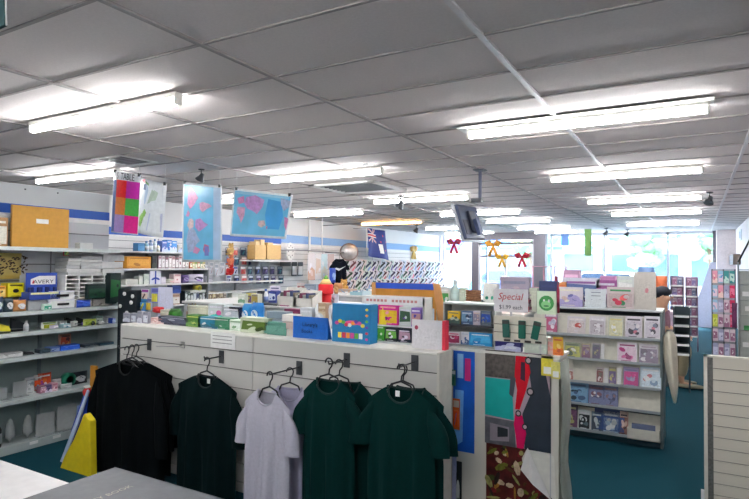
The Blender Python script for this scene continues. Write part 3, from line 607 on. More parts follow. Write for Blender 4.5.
def tee(x,y,z,W,Ln,colr,label,rz=0,sl_len=.22,name='t_shirt',group=None,seed=1,necktag=None,depth=.042,slope=.085,neck=.085,sw=.068,flare=.42,hem=1.0):
    """garment on a hanger: z is the collar height, W the shoulder width, Ln the length"""
    r=random.Random(seed); m=M(colr,.85,noise=.05,scale=60,bump=.05); t=empty(name,(x,y,z),rz,label,'shirt' if name!='polo_shirt' else 'shirt',group)
    nx,nz=28,30; ph=[r.uniform(0,6.28) for _ in range(5)]; hw=W/2
    b=MB(); 
    for side in (-1,1):
        vs=[];fs=[]
        for j in range(nz+1):
            v=j/nz
            for i in range(nx+1):
                u=i/nx*2-1
                ax=abs(u)*hw
                if ax<neck: 
                    dip=(1-(ax/neck)**2)**.5; zt=-(.085 if side<0 else .012)*dip
                else: zt=-slope*((ax-neck)/(hw-neck))**1.15
                zz=zt*(1-v)+(-Ln)*v*1.0 if v>0 else zt
                # width narrows a touch under the arms and flows to the hem
                k=1-.05*math.sin(min(1,v*2.2)*PI)*1+ (hem-1)*v
                xx=u*hw*k
                dd=depth*max(0,1-u*u)**.5*(min(1,v*4+.25 if ax>neck else v*4+.5))
                fold=(.016*math.sin(7*u+ph[0]+1.5*v)+.010*math.sin(13*u+ph[1]-2*v)+.006*math.sin(23*u+ph[2]))*min(1,v*1.6)*max(0,1-u**4)
                vs.append((xx,side*dd+fold,zz))
        for j in range(nz):
            for i in range(nx):
                a=j*(nx+1)+i; f=(a,a+1,a+nx+2,a+nx+1); fs.append(f if side>0 else tuple(reversed(f)))
        b.add(vs,fs,m,True)
    for sx in (-1,1):   # sleeves flow down from the shoulder
        n=16; vs=[];fs=[];seg=16
        for j in range(n+1):
            q=j/n; cap=min(1,(q*2.6+.02))**.5; cx=sx*(hw-.045+.055*math.sin(min(1,q*1.4)*PI/2)+.012*q); cz=-slope*.8-.012-q*(sl_len+.03)
            rx_=sw*(.74+.16*q)*cap; ry=depth*(.95+.12*math.sin(5*q+ph[3]))*cap
            for k in range(seg):
                a=2*PI*k/seg; lx=rx_*math.cos(a); ly=ry*math.sin(a)*.85
                vs.append((cx+lx, ly+.004*math.sin(8*q+ph[4]+3*a), cz-.35*abs(lx)*(1 if lx*sx>0 else -.3)*(1-q)))
        for j in range(n):
            for k in range(seg):
                q2=(k+1)%seg; fs.append((j*seg+k,(j+1)*seg+k,(j+1)*seg+q2,j*seg+q2))
        fs.append(tuple(range(seg))); b.add(vs,fs,m,True)
    g=b.build('garment',t)
    # rib collar
    mc=M([max(0,c*.92) for c in colr],.8); pts=[]
    for side in (-1,1):
        for i in range(11):
            q=-1+2*i/10; q=q if side<0 else -q
            pts.append((q*neck,side*depth*.45*(1-q*q)**.5,-(.085 if side<0 else .012)*(1-q*q)**.5+.004))
    MB().tube(pts,.0065,mc,6,closed=True).build('collar',t)
    if necktag: MB().box(-.012+necktag,.014+necktag,-depth*.05-.003,-depth*.05,-.05,-.018,WHITE).build('neck_tag',t)
    return t
def put_tee(xl,xr,yc,Y,Ln,colr,label,seed,rz=0,hang=None,hx=0,**kw):
    a=onY(xl,400,Y);c=onY(xr,400,Y); xm=(a.x+c.x)/2; wt=c.x-a.x; z=onY((xl+xr)/2,yc,Y).z
    t=tee(xm,Y,z,wt/1.22,Ln,colr,label,rz,seed=seed,**kw)
    if hang: hanger(xm+hx,Y,z+.105,hang,rz,wt*.55)
    return xm+hx,z+.118
BR=[]; GR=(0,42,40); BK=(1,5,8)
bl='black long sleeved shirts hanging in a cluster'
put_tee(99,176,361,2.92,.96,BK,'rearmost black long sleeved shirt of the left cluster',11,.1,hang='rearmost black hanger of the left cluster',sl_len=.5,name='long_sleeved_shirt',group=bl,depth=.03)
BR.append(put_tee(94,172,362,2.84,.96,BK,'middle black long sleeved shirt of the left cluster',12,.05,hang='middle black hanger of the left cluster',sl_len=.5,name='long_sleeved_shirt',group=bl,depth=.03)+('dark bracket hook under the cluster of black shirts',.27))
put_tee(88,168,364,2.76,.98,BK,'frontmost black long sleeved shirt at the left end of the rail',13,.0,hang='frontmost black hanger of the left cluster',sl_len=.52,name='long_sleeved_shirt',group=bl,depth=.035)
BR.append(put_tee(172,244,376,2.86,.9,(0,20,22),'very dark green tee with a white neck tag beside the black cluster',14,0,hang='black hanger of the dark tee with the white neck tag',sl_len=.34,necktag=.02)+('dark bracket hook carrying the single dark tee with a white tag',.16))
WH=(190,188,202)
BR.append(put_tee(262,319,388,2.9,.78,(172,170,194),'lilac white tee hanging behind the front white tee',15,.2,hang='black hanger of the rear white tee',sl_len=.26,depth=.03)+('dark bracket hook over the pale shirts',.3))
put_tee(238,298,392,2.76,.82,WH,'front white tee in the middle of the rail',16,-.1,hang='blue-black hanger of the front white tee',sl_len=.24,hx=.02)
BR.append(put_tee(318,378,382,2.91,.8,GR,'green tee behind the left green tee with only its right sleeve showing',17,.15,hang='rear black hanger of the left green pair',sl_len=.22,depth=.03,hx=-.06)+('dark bracket hook over the left green tees',.2))
put_tee(299,360,380,2.8,.84,GR,'left green tee right beside the white tees',18,.05,hang='front black hanger of the left green pair',sl_len=.23,hx=.0)
put_tee(374,450,388,2.92,.8,GR,'rear green tee at the right end of the rail',19,.12,hang='rear black hanger at the right end of the rail',sl_len=.24,depth=.03,hx=-.05)
BR.append(put_tee(361,444,388,2.82,.84,GR,'front green tee at the right end of the rail',20,0,hang='front black hanger at the right end of the rail',sl_len=.23,necktag=-.02)+('dark bracket hook over the right green tees',.2))
for x_,z_,l_,pr_ in BR:
    t=empty('faceout_hook',(x_,GY-.001,z_),0,l_,'hook','hooks on the slat wall')
    MB().box(-.022,.022,-.006,0,-.05,.04,M((60,64,68),.4)).build('bracket',t)
    MB().tube([(0,-.005,0),(0,-pr_,.0),(0,-pr_-.008,.02)],.005,M((60,62,66),.35),8).build('arm',t)
# ================================================================== COUNTER IN FRONT
ct=M((214,212,212),.4); 
CXL,CY=-4.5,1.013
t=empty('shop_counter',(-2.6,0,0),0,'white shop counter top in the lower left corner','counter')
MB().box(-1.9,2.0,-.2,1.013,.91,.95,ct,.004).build('worktop',t); MB().box(-1.88,1.98,-.18,.98,.05,.91,M((200,200,198))).build('front_panel',t); MB().box(-1.8,1.9,-.15,.93,0,.05,DGREY).build('plinth',t)
# dark ledger
z=1.0; A=onZ(115,467,z); 
t=empty('ledger_book',(A.x,A.y,.951),0,'large dark grey book with gold lettering lying on the counter','book')
c=M((74,78,84),.5,noise=.12,scale=30,bump=.1)
b=MB().box(0,1.1,-.62,0,.043,.049,c,.002).box(0,1.1,-.62,0,0,.005,c,.002).box(0,1.1,-.004,0,0,.049,c)
b.build('cover',t); MB().box(.008,1.09,-.61,-.006,.005,.043,OFFW).build('pages',t)
Tt=Matrix.Translation((.165,-.165,.0502))@Matrix.Rotation(PI/2,4,'Z'); vv,ff=text_geo('ACTIVITY BOOK')
b=MB(); b.add([(a[0]*.024*1.1,a[1]*.024,0) for a in vv],ff,M((150,146,128),.5),False,Tt); b.build('lettering',t)
# hanging sign corner at top left
a=onY(0,0,1.15); c=onY(8,26,1.15); 
t=empty('hanging_sign',(c.x,1.15,c.z),0,'dark teal hanging sign with white edge cut by the top left corner','sign')
MB().poly([(-.5,-.02),(-.004,.0),(-.018,.16),(-.5,.16)],0,M((20,66,70)),.012).build('panel',t); MB().tube([(-.0,-.006,0),(-.016,-.006,.16)],.003,WHITE,6).build('edge_trim',t); MB().tube([(-.2,0,.08),(-.2,0,.17)],.002,BLACK,6).build('cord',t)
# ================================================================== GOODS ON THE GONDOLA TOP
GT=GZ
tbl=M((206,206,204),.5)
def table(x0,x1,y0,y1,z,name,label,cat='table',c=tbl,legs=False):
    t=empty(name,((x0+x1)/2,y0,0),0,label,cat); w=(x1-x0)/2;d=y1-y0
    MB().box(-w,w,0,d,z-.03,z,c,.004).build('top_board',t); MB().box(-w+.02,w-.02,.03,d-.03,.08,z-.03,M((176,178,180))).build('cabinet_body',t); MB().box(-w+.04,w-.04,.06,d-.06,0,.08,DGREY).build('plinth',t)
    return t
table(-4.4,-1.6,3.25,4.15,1.03,'display_table','low white display table behind the slat wall unit')
table(-5.9,-3.0,5.2,6.4,1.1,'display_table','middle display table behind the one with the flat packs')
table(-5.6,-2.2,7.0,8.2,1.15,'display_table','farther display table in front of the pen wall')
# blue name card and cyan box
item('card','sign_card','plain blue sign card with two words in dark letters','sign',(293,317,328,341),('Y',3.1),[(20,100,190)],d=.05,z=GT,n=0,title=False,texts=[("Library's",.25,0,.64,(4,14,50)),("Books",.25,-.08,.34,(4,14,50))])
b=None
cols=[(220,80,160),(250,220,80),(110,190,70),(225,60,80),(240,240,240),(250,150,60),(110,70,170)]
def x_puz(b,w,h,d):
    for k in range(9): b.disc(-w*.36+k*w*.085,h*(.5+.05*math.sin(k*1.3)),w*.055,h*.05,-.003,M(cols[k%7]),8)
    for k in range(6): b.box(-w*.33+k*w*.11,-w*.24+k*w*.11,-.002,0,h*.12,h*.26,M(cols[(k*2+1)%7]))
    for k in range(6): b.disc(w*.42,h*(.12+.15*k),w*.04,h*.035,-.002,M(cols[(k*3)%7]),7)
    b.disc(w*.05,h*.52,w*.2,h*.06,-.001,M((235,90,150)),10)
item('box','puzzle_box','tall bright cyan picture box with colourful letters on the gondola','box',(332,304,370,344),('Y',3.08),[(20,124,178)],d=.1,z=GT,plain=True,extra=x_puz)
def x_red(b,w,h,d): b.disc(-w*.35,h*.72,w*.06,h*.08,-.002,M((140,40,70)),8); b.box(w*.48,w*.58,-.004,.05,0,h,M((210,30,60))); b.text('- - -',h*.12,0,h*.4,-.002,MGREY)
item('card','picture_frame_card','white boxed card with a red side and small flower','card box',(412,320,443,345),('Y',3.12),[(222,220,224)],d=.04,z=GT,n=0,title=False,extra=x_red)
# flat packs along the rear edge of the gondola top
Q=[('box','boxed_game',(240,318,268,331),[(190,200,176),(84,110,36),(50,70,24),(205,210,190)],'green and white leaf patterned box lying on the gondola',.18),
('stack','paper_pad_stack',(265,311,284,322),[(120,136,150),(140,152,165)],'slate grey pile of pads behind the leaf patterned box',.12),
('box','tin_box',(263,322,286,333),[(84,140,124),(96,150,134),(80,130,120)],'pale sea green flat box right of the leaf patterned box',.12),
('stack','paper_pad_stack',(282,314,293,334),[(214,206,200),(190,170,165),(230,225,220)],'cream pile of cards left of the blue sign card',.12),
('box','picture_book',(229,320,242,329),[(205,224,205),(225,235,225),(120,160,120)],'pale green book lying left of the leaf patterned box',.18),
('box','picture_book',(214,318,230,327),[(40,120,84),(60,130,96),(190,200,190)],'emerald green book lying beside the turquoise book',.18),
('box','picture_book',(198,317,218,326),[(24,120,150),(40,100,120),(200,206,206)],'turquoise book lying beside the emerald green book',.18),
('box','picture_book',(186,315,200,320),[(70,120,50),(96,140,70),(180,190,100)],'lime green book behind the turquoise book',.16),
('box','laptop_case',(158,317,188,326),[(44,50,66),(70,76,96),(150,155,165)],'dark flat case near the left end of the gondola',.2),
('box','picture_book',(150,318,164,324),[(226,190,186),(240,220,215),(200,120,120)],'pink flat book left of the dark flat case',.16)]
for i,(k,n,rc,c,l,dd) in enumerate(Q):
    front=i in (0,2,3); item(k,n,l,n.replace('_',' '),rc,('Y',3.12 if front else 3.16),c,d=min(dd,.1) if front else .09,z=GT if front else GT,n=3)
# grey caddies at left end of gondola
for i,(x0,x1,y0,l) in enumerate([(123,130,313,'leftmost small silver frame on the gondola left end'),(131,136,313,'second small silver frame from the gondola left end'),(137,142,311,'third small silver frame from the gondola left end'),(143,148,312,'fourth small silver frame from the gondola left end')]):
    item('box','photo_frame',l,'photo frame',(x0,y0,x1,322),('Y',3.12),[(150,152,164),(200,205,215),(120,120,140)],d=.03,z=GT,group='small silver frames on the gondola end',n=1)
# dark rack of round tins behind left end
t=empty('black_display_tower',onY(127,325,3.5),0,'black display tower with round white knobs beside the shelving','display tower'); t.location.z=0
MB().box(-.15,.12,0,.25,0,1.34,M((14,26,34)),.01).build('tower',t)
for i,(x,z) in enumerate([(-.04,1.3),(.06,1.22),(-.1,1.18),(.08,1.28),(.0,1.12)]): MB().lathe([(.018,0),(.02,.01),(0,.014)],WHITE,10,T=Matrix.Translation((x,0,z))@Matrix.Rotation(PI/2,4,'X')).build('knob',t)
# panel cards / packs behind (138-170)
Z0T=1.03
Q=[('blister','sticker_pack',(140,289,148,300),[(214,214,220),(150,60,150),(225,205,190),(110,90,90)],'white pack with purple top at the left of the hanging cards'),
('blister','sticker_pack',(138,297,147,311),[(50,130,196),(60,150,210),(80,150,210),(220,210,80)],'turquoise blue hanging pack below the purple topped pack'),
('blister','sticker_pack',(145,298,151,311),[(190,200,230),(120,130,190),(220,190,80),(230,200,60)],'pale pack with yellow pens beside the turquoise pack'),
('blister','sticker_pack',(150,288,158,303),[(120,130,205),(90,90,170),(220,215,80),(230,210,70)],'violet pack with yellow pens left of the lilac chart'),
('card','number_chart',(158,287,172,313),[(210,212,234)],'tall lilac white chart standing behind the gondola')]
for i,(k,n,rc,c,l) in enumerate(Q):
    item(k,n,l,n.replace('_',' '),rc,('Y',3.55),c,d=.03,n=0,title=False,**({'z':Z0T} if k=='card' else {}))
p=onY(148,300,3.575); tag(MB().box(-.28,.12,0,.012,0,.34,M((150,156,160))).build('grey_backdrop',None,(p.x+.05,3.57,Z0T)),'grey backdrop on the display table holding hanging packs','panel')
item('bag','plush_bag','red crumpled bag on the display table','bag',(150,307,160,313.5),('Y',3.5),[(214,40,44)],d=.12)
item('box','craft_box','cream craft box at the left of the display table','box',(160,310,170,318),('Y',3.45),[(200,194,178),(150,140,120),(220,215,200)],d=.12,z=Z0T)
item('bag','plush_bag','lime green bag beside the lilac chart','bag',(166,309,176,316),('Y',3.42),[(50,120,36)],d=.1,z=Z0T)
def on_table(kind,name,label,cat,x0,x1,y0,yb,zt,cols,d=.12,**kw):
    q=onZ((x0+x1)/2,yb,zt); lo,hi={1.03:(3.36,3.95),1.1:(5.23,6.2),1.15:(7.05,8.0)}[zt]; q.y=min(max(q.y,lo),hi); return item(kind,name,label,cat,(x0,y0,x1,yb),('Y',q.y),cols,d=d,z=zt,**kw)
on_table('pot','reed_basket','tan basket with dried reeds behind the gondola','basket',182,193,303,317,1.03,[(140,120,100),(180,160,130),(150,140,110)],n=8)
on_table('box','board_game','pink and teal board game lying on the display table','game box',208,224,304,313,1.03,[(205,214,214),(60,180,170),(214,90,160),(230,230,240)],n=3)
on_table('box','board_game','pale cream board game left of the pink and teal one','game box',188,207,306,312,1.03,[(214,212,190),(190,190,160),(230,225,200)],n=2)
on_table('box','board_game','silver flat box in the middle of the display table','game box',222,240,307,313,1.03,[(200,206,212),(180,190,200),(230,230,235)],n=2)
on_table('bag','blue_pouch','left of two shiny cyan pouches with white fronts','pouch',240,250,304,316,1.03,[(40,140,205),(225,235,245)],d=.1)
on_table('bag','blue_pouch','right of two shiny cyan pouches with white fronts','pouch',249,260,303,315,1.03,[(36,130,210),(220,235,245)],d=.1)
on_table('box','binder','navy flat binder left of the cyan pouches','binder',229,242,307,315,1.03,[(22,40,80)],d=.2)
on_table('box','binder','black flat binder on the middle display table','binder',256,283,304,309,1.1,[(20,30,40)],d=.2)
on_table('box','binder','maroon folder right of the black flat binder','binder',279,290,305,313,1.1,[(110,30,80),(150,60,110)],d=.1,n=1)
EX=[('box','craft_box','navy craft box left of the left slanted bin','box',268,276,291,303,1.1,[(26,46,120),(200,210,225),(40,70,160)],.1),
('bottle','spray_bottle','white spray bottle left of the navy craft box','bottle',262,266,289,304,1.1,[(220,222,226),(120,140,190),(60,90,160)],.08),
('box','craft_box','cream craft box standing at the left of the middle table','box',251,258,294,305,1.1,[(200,196,176),(190,170,90),(120,110,90)],.08),
('box','craft_box','black and white craft box beside the cream one','box',257,262,291,304,1.1,[(30,34,40),(220,220,220),(120,120,130)],.08),
('box','craft_box','olive yellow craft box at the left of the middle table','box',246,252,293,303,1.1,[(170,160,70),(110,80,120),(200,190,110)],.08),
('box','craft_box','green edged white box farthest left on the middle table','box',238,245,294,303,1.1,[(206,214,200),(110,150,120),(225,228,222)],.08),
('card','leaflet','violet topped leaflet behind the left slanted bin','leaflet',270,280,286,300,1.1,[(206,200,214),(120,100,170),(70,70,110)],.05),
('card','leaflet','rose leaflet just left of the red pencil','leaflet',297,305,283,298,1.15,[(214,196,196),(170,110,110),(226,214,206)],.05),
('box','craft_box','slate carton behind the right slanted bin','box',302,316,284,297,1.15,[(140,150,166),(190,196,205),(110,120,140)],.1),
('bag','craft_bag','silver crumpled bag right of the red pencil','bag',329,336,294,305,1.1,[(180,184,196),(140,120,130)],.1),
('box','craft_box','thin maroon box lying before the slanted bins','box',284,300,309,313,1.03,[(110,30,70),(140,60,90)],.1),
('box','craft_box','pale grey box lying in front of the right slanted bin','box',300,312,308,314,1.03,[(196,200,206),(214,216,220)],.1),
('box','craft_box','small tan box before the red pencil','box',318,326,303,311,1.03,[(180,150,120),(210,190,160)],.08)]
for k_,n_,l_,c_,x0_,x1_,y0_,yb_,zt_,col_,d_ in EX: on_table(k_,n_,l_,c_,x0_,x1_,y0_,yb_,zt_,col_,d=d_,n=2)
# tilted white display bins
def bin_(x0,x1,y0,yb,zt,label,c=(226,222,214)):
    q=onZ((x0+x1)/2,yb,zt); q.y=min(max(q.y,5.23),6.1); loc,rz,w,d,h=fit((x0,y0,x1,yb),('Y',q.y),.2,zt); t=empty('book_bin',loc,0,label,'book bin','white slanted book bins')
    m=M(c,.5); b=MB(); 
    for sx in (-w/2,w/2-.008): b.add([(sx,0,0),(sx+.008,0,0),(sx+.008,d,0),(sx,d,0),(sx,0,h*.55),(sx+.008,0,h*.55),(sx+.008,d,h),(sx,d,h)],[(0,3,2,1),(4,5,6,7),(0,1,5,4),(2,3,7,6),(0,4,7,3),(1,2,6,5)],m)
    b.box(-w/2,w/2,0,.008,0,h*.55,m).box(-w/2,w/2,d-.008,d,0,h,m).box(-w/2,w/2,0,d,0,.01,m); b.build('bin',t)
    cc=[(96,100,96),(130,60,90),(190,190,180),(60,70,110),(150,140,120)]
    for k in range(5): MB().box(-w*.42+k*w*.17,-w*.42+k*w*.17+w*.12,.03,d-.02,.012,h*(.75+.1*(k%2)),M(cc[k]),.002).build('book',t)
bin_(277,296,288,311,1.1,'left white slanted bin on the middle display table'); bin_(293,312,291,313,1.1,'right white slanted bin with a maroon book'); 
on_table('card','leaflet_stand','narrow silver leaflet stand left of the red pencil','stand',312,320,291,306,1.1,[(170,180,190),(90,110,130),(200,205,215)],d=.05,n=2)
on_table('bag','tissue_pack','white tissue pack between the blue card and the red pencil','pack',312,327,305,316,1.03,[(224,226,232),(200,205,215)],d=.12)
# red pencil
q=onZ(323,306,1.1); q.y=max(q.y,5.3); loc,rz,w,d,h=fit((316,275,330,306),('Y',q.y),.1,1.1)
t=empty('pencil_mascot_cushion',loc,0,'bright red giant pencil standing on the display with a green tip','giant pencil')
MB().lathe([(w*.3,0),(w*.34,.01),(w*.34,h*.4)],M((204,20,30)),10,(0,w*.3,0)).build('shaft',t); MB().lathe([(w*.42,h*.38),(w*.46,h*.42),(w*.44,h*.68),(w*.4,h*.7)],M((214,24,34)),12,(0,w*.3,0)).build('wide_band',t)
MB().lathe([(w*.38,h*.7),(w*.2,h*.86)],M((226,190,120)),10,(0,w*.3,0)).build('wood_cone',t); MB().lathe([(w*.22,h*.82),(w*.08,h*.95),(.002,h)],M((90,150,50)),10,(0,w*.3,0)).build('tip',t)
on_table('bag','teddy_pack','tan and orange plush pack right of the red pencil','plush',332,340,283,303,1.15,[(190,130,80),(220,170,110)],d=.12)
q=onZ(344,298,1.15); q.y=max(q.y,7.2); q.x=onY(344,298,q.y).x
def teddy(loc,s,c,label,group=None):
    t=empty('teddy_bear',loc,0,label,'teddy bear',group); m=M(c,.95,noise=.15,scale=80,bump=.3)
    MB().ell((0,0,s*.35),(s*.3,s*.25,s*.35),m).ell((0,-.02*s,s*.85),(s*.27,s*.24,s*.24),m).ell((-s*.2,0,s*1.06),(s*.09,s*.05,s*.09),m,8,6).ell((s*.2,0,s*1.06),(s*.09,s*.05,s*.09),m,8,6).ell((0,-s*.22,s*.8),(s*.1,s*.08,s*.08),M((235,205,150)),8,6).build('body',t)
    for sx in (-1,1): MB().ell((sx*s*.32,-s*.08,s*.45),(s*.11,s*.12,s*.22),m,8,6).build('arm',t); MB().ell((sx*s*.2,-s*.25,s*.1),(s*.12,s*.22,s*.11),m,8,6).build('leg',t)
teddy((q.x,q.y,1.15),.2,(206,160,90),'honey coloured teddy bear below the hanging black tee')
# cream table goods around 345-380
for i,(x0,x1,y0,yb,c,l) in enumerate([(338,350,289,303,(190,160,140),'tan small carton behind the cyan picture box'),(349,362,292,299,(150,190,200),'pale teal flat tray behind the cyan picture box'),(362,378,291,298,(200,220,225),'pale blue flat tray left of the cardboard partition')]):
    on_table('tray' if i else 'box','goods_tray',l,'tray' if i else 'box',x0,x1,y0,yb,1.15,[c,(230,230,225),(120,150,170)],d=.2)
# white price strip rack with magenta and purple boxes (370-425, 297-345)
YR=3.62
p0=onY(362,300,YR); p1=onY(424,300,YR)
t=empty('price_strip_rack',((p0.x+p1.x)/2,YR,Z0T),0,'white rack with red lettered header behind the cyan picture box','rack'); w=(p1.x-p0.x)/2; zt=onY(395,297,YR).z-Z0T
MB().box(-w,w,.14,.15,0,zt,OFFW).build('back_panel',t)
b=MB().box(-w,w,0,.01,zt-.06,zt,WHITE); [b.box(-w*.85+k*w*.12,-w*.85+k*w*.12+w*.08,-.001,0,zt-.038,zt-.02,M((206,140,140))) for k in range(14) if k!=6]; b.build('header_strip',t)
MB().box(-w,w,-.02,.14,.0,.012,WHITE).build('shelf',t); MB().box(-w,w,-.0,.14,.12,.13,WHITE).build('shelf',t)
MB().box(w-.01,w,0,.15,0,zt,OFFW).build('side',t); MB().box(-w,-w+.01,0,.15,0,zt,OFFW).build('side',t)
z1=Z0T+.131; z2=Z0T+.013
Q=[((378,304,398,324),[(224,30,150),(240,200,40),(160,30,130),(250,160,170)],'magenta box with a yellow triangle on the upper rack shelf',z1),((399,307,411,326),[(214,220,214),(60,90,60),(110,70,160),(225,225,235)],'white and purple box right of the magenta box',z1),((411,308,421,326),[(140,110,190),(200,150,150),(90,70,160),(235,230,240)],'lilac picture box at the right of the upper rack shelf',z1),((369,306,375,325),[(60,30,80),(225,90,60),(200,60,120)],'dark narrow box with orange edge left of the magenta box',z1),
((370,326,377,338),[(34,50,40),(190,90,60),(240,240,240)],'dark green box at the left of the lower rack shelf',z2),((377,325,384,338),[(80,180,50),(60,160,40),(230,240,220)],'lime green box on the lower rack shelf',z2),((385,328,397,338),[(22,34,44),(120,190,80),(240,240,240)],'navy box with lettering left of centre on the lower rack shelf',z2),((398,329,411,338),[(18,30,50),(190,150,170),(230,220,235)],'navy box with pink picture on the lower rack shelf',z2)]
for rc,c,l,zz in Q:
    tt=item('box','game_box',l,'game box',rc,('Y',YR+.012),c,d=.09,z=zz,n=4,title=False)
    if 'triangle' in l: 
        loc,rz,w_,d_,h_=fit(rc,('Y',YR),.1,zz); b=MB(); b.poly([(-w_*.45,h_*.0),(-w_*.05,h_*.0),(-w_*.25,h_*.85)],-.004,M((245,215,40))); b.build('triangle_print',tt)
# cardboard partitions
for (pts,l,c,Y) in [([(374,283),(436,284),(436,300),(374,301)],'orange-brown cardboard sheet with a royal blue top band',(196,134,52),4.15)]:
    a=onY(376,283,Y);c3=onY(436,283,Y); w=c3.x-a.x; t=empty('cardboard_sheet',((a.x+c3.x)/2,Y,1.03),0,l,'cardboard sheet'); h=onY(405,283,Y).z-1.03
    MB().box(-w/2,w/2,0,.01,0,h,M(c,.8,noise=.1,scale=12)).build('sheet',t); MB().box(-w/2+.0,w/2,-.003,0,h-.05,h-.002,M((34,84,200))).build('blue_band',t)
    MB().box(-w/2-.03,-w/2,-.02,.03,0,h,M((206,150,90),.8)).build('side_flap',t)
drape([(433,283),(440,284),(452,342),(441,341)],3.95,M((206,148,92),.8),'cardboard_sheet','tan cardboard sheet leaning at a slant left of the magazine holder','cardboard sheet',.012)
drape([(418,310),(432,310),(434,340),(420,340)],4.0,M((30,70,170),.6),'blue_folder','royal blue folder standing between cardboard and white boxed card','folder',.02)
item('box','packing_box','pale blue carton right of the lilac picture box','box',(421,309,430,340),('Y',3.85),[(190,205,220),(220,225,230),(160,180,200)],d=.08,z=Z0T,n=1,title=False)
# ================================================================== WHITE POSTER CABINET
PY=3.4; px0=-1.27; px1=-.70; PZ=1.075
cream=M((212,208,198),.6,noise=.02,scale=5)
t=empty('poster_cabinet',((px0+px1)/2,PY,0),0,'cream cabinet side covered with posters right of the shirts','cabinet'); w=(px1-px0)/2
MB().box(-w-.12,w,0,.25,0,PZ-.02,cream).build('cabinet_body',t); MB().box(-w-.12,w+.01,-.005,.26,PZ-.02,PZ,slt,.003).build('top_board',t)
MB().box(w-.05,w-.043,-.003,0,0,PZ-.03,LGREY).build('edge_strip',t)
# curled side sheet
b=MB(); n=16; vs=[];fs=[]
prof=[(0,1.04,.0),(0,.85,.03),(0,.7,.035),(0,.6,.02),(0,.5,.0),(0,.4,-.0),(0,.25,.04),(0,.1,.06)]
for i,(a,z,o) in enumerate(prof):
    for yy,xo in ((-.01,0),(.1,o*.5+.006),(.22,o*.3)): vs.append((w+.008+o*.35+xo*.5,yy,z))
for i in range(len(prof)-1):
    for k in range(2): a=i*3+k; fs.append((a,a+1,a+4,a+3))
b.add(vs,fs,M((150,156,146),.6),True); o=b.build('curled_side_sheet',t); md=o.modifiers.new('thickness','SOLIDIFY'); md.thickness=.003
def rectP(x0,y0,x1,y1,Y): 
    a=onY(x0,(y0+y1)/2,Y); c=onY(x1,(y0+y1)/2,Y); zt=onY((x0+x1)/2,y0,Y).z; zb=onY((x0+x1)/2,y1,Y).z; return (a.x+c.x)/2,c.x-a.x,zb,zt-zb
# blue poster
x,w_,z,h=rectP(453,350,474.5,452,PY-.004); 
b=MB().box(-w_/2,w_/2,-.001,0,0,h,M((24,92,196),.35,noise=.25,scale=6)); b.poly([(-w_*.3,h*.72),(-w_*.02,h*.72),(-w_*.02,h*.96),(-w_*.3,h*.96)],-.0015,M((140,190,235),.35)); b.poly([(w_*.05,h*.7),(w_*.32,h*.7),(w_*.32,h*.92),(w_*.05,h*.92)],-.002,M((214,50,130),.35)); b.poly([(-w_*.5,h*.02),(-w_*.05,h*.1),(-w_*.0,h*.6),(-w_*.4,h*.6)],-.0012,M((110,175,240),.35,noise=.2,scale=9))
tag(b.build('wall_poster',None,(x,PY-.002,z)),'tall blue poster with a pink block at the left of the cabinet','poster')
# car poster (turned on its side)
x,w_,z,h=rectP(485,352,551,448,PY-.004)
b=MB().box(-w_/2,w_/2,-.001,0,0,h,M((180,160,172),.3)); Y_=-.0012
b.poly([(-w_/2,h*.71),(-w_*.03,h*.71),(-w_*.03,h),(-w_/2,h)],Y_,M((96,88,84),.3,noise=.4,scale=40))
b.poly([(-w_/2,h*.3),(-w_*.05,h*.28),(-w_*.08,h*.7),(-w_/2,h*.7)],Y_,M((30,178,172),.3,noise=.1,scale=10))
b.poly([(-w_/2,h*.0),(-w_*.02,h*.0),(-w_*.04,h*.27),(-w_/2,h*.28)],Y_,M((96,96,104),.3,noise=.3,scale=20))
b.poly([(-w_*.42,h*.03),(-w_*.12,h*.05),(-w_*.12,h*.2),(-w_*.42,h*.22)],Y_-.0004,M((150,140,150),.3)); b.poly([(-w_*.3,h*.08),(-w_*.14,h*.1),(-w_*.14,h*.18),(-w_*.3,h*.19)],Y_-.0008,M((40,44,50),.3))
b.poly([(w_*.12,0),(w_*.5,0),(w_*.5,h*.55),(w_*.36,h),(w_*.15,h*.98),(w_*.22,h*.6),(w_*.08,h*.36)],Y_-.0002,M((46,54,66),.3,noise=.15,scale=12))
red=M((214,16,40),.25); mag=M((224,24,96),.25)
b.poly([(-w_*.02,h*.98),(w_*.16,h*.99),(w_*.2,h*.8),(w_*.14,h*.62),(w_*.04,h*.4),(-w_*.03,h*.4),(w_*.0,h*.6),(-w_*.04,h*.75)],Y_-.0008,red)
b.poly([(-w_*.02,h*.38),(w_*.08,h*.34),(w_*.14,h*.16),(w_*.1,0),(0,0),(-w_*.02,h*.12),(-w_*.05,h*.24)],Y_-.0008,mag)
for (xx,zz,rr) in ((.2,.6,.06),(.17,.92,.055),(.02,.36,.045),(.12,.23,.045)): b.disc(w_*xx,h*zz,w_*rr,w_*rr*1.1,Y_-.0014,M((30,32,38)),12); b.disc(w_*xx,h*zz,w_*rr*.6,w_*rr*.65,Y_-.002,M((190,170,175)),10)
b.poly([(-w_*.12,h*.55),(-w_*.06,h*.52),(-w_*.02,h*.72),(-w_*.1,h*.74)],Y_-.001,M((80,80,92),.3)); b.poly([(w_*.05,h*.72),(w_*.12,h*.7),(w_*.12,h*.9),(w_*.06,h*.9)],Y_-.0014,M((70,40,60),.2))
tag(b.build('wall_poster',None,(x,PY-.002,z)),'street poster hung sideways with red and pink cars on dark road','poster')
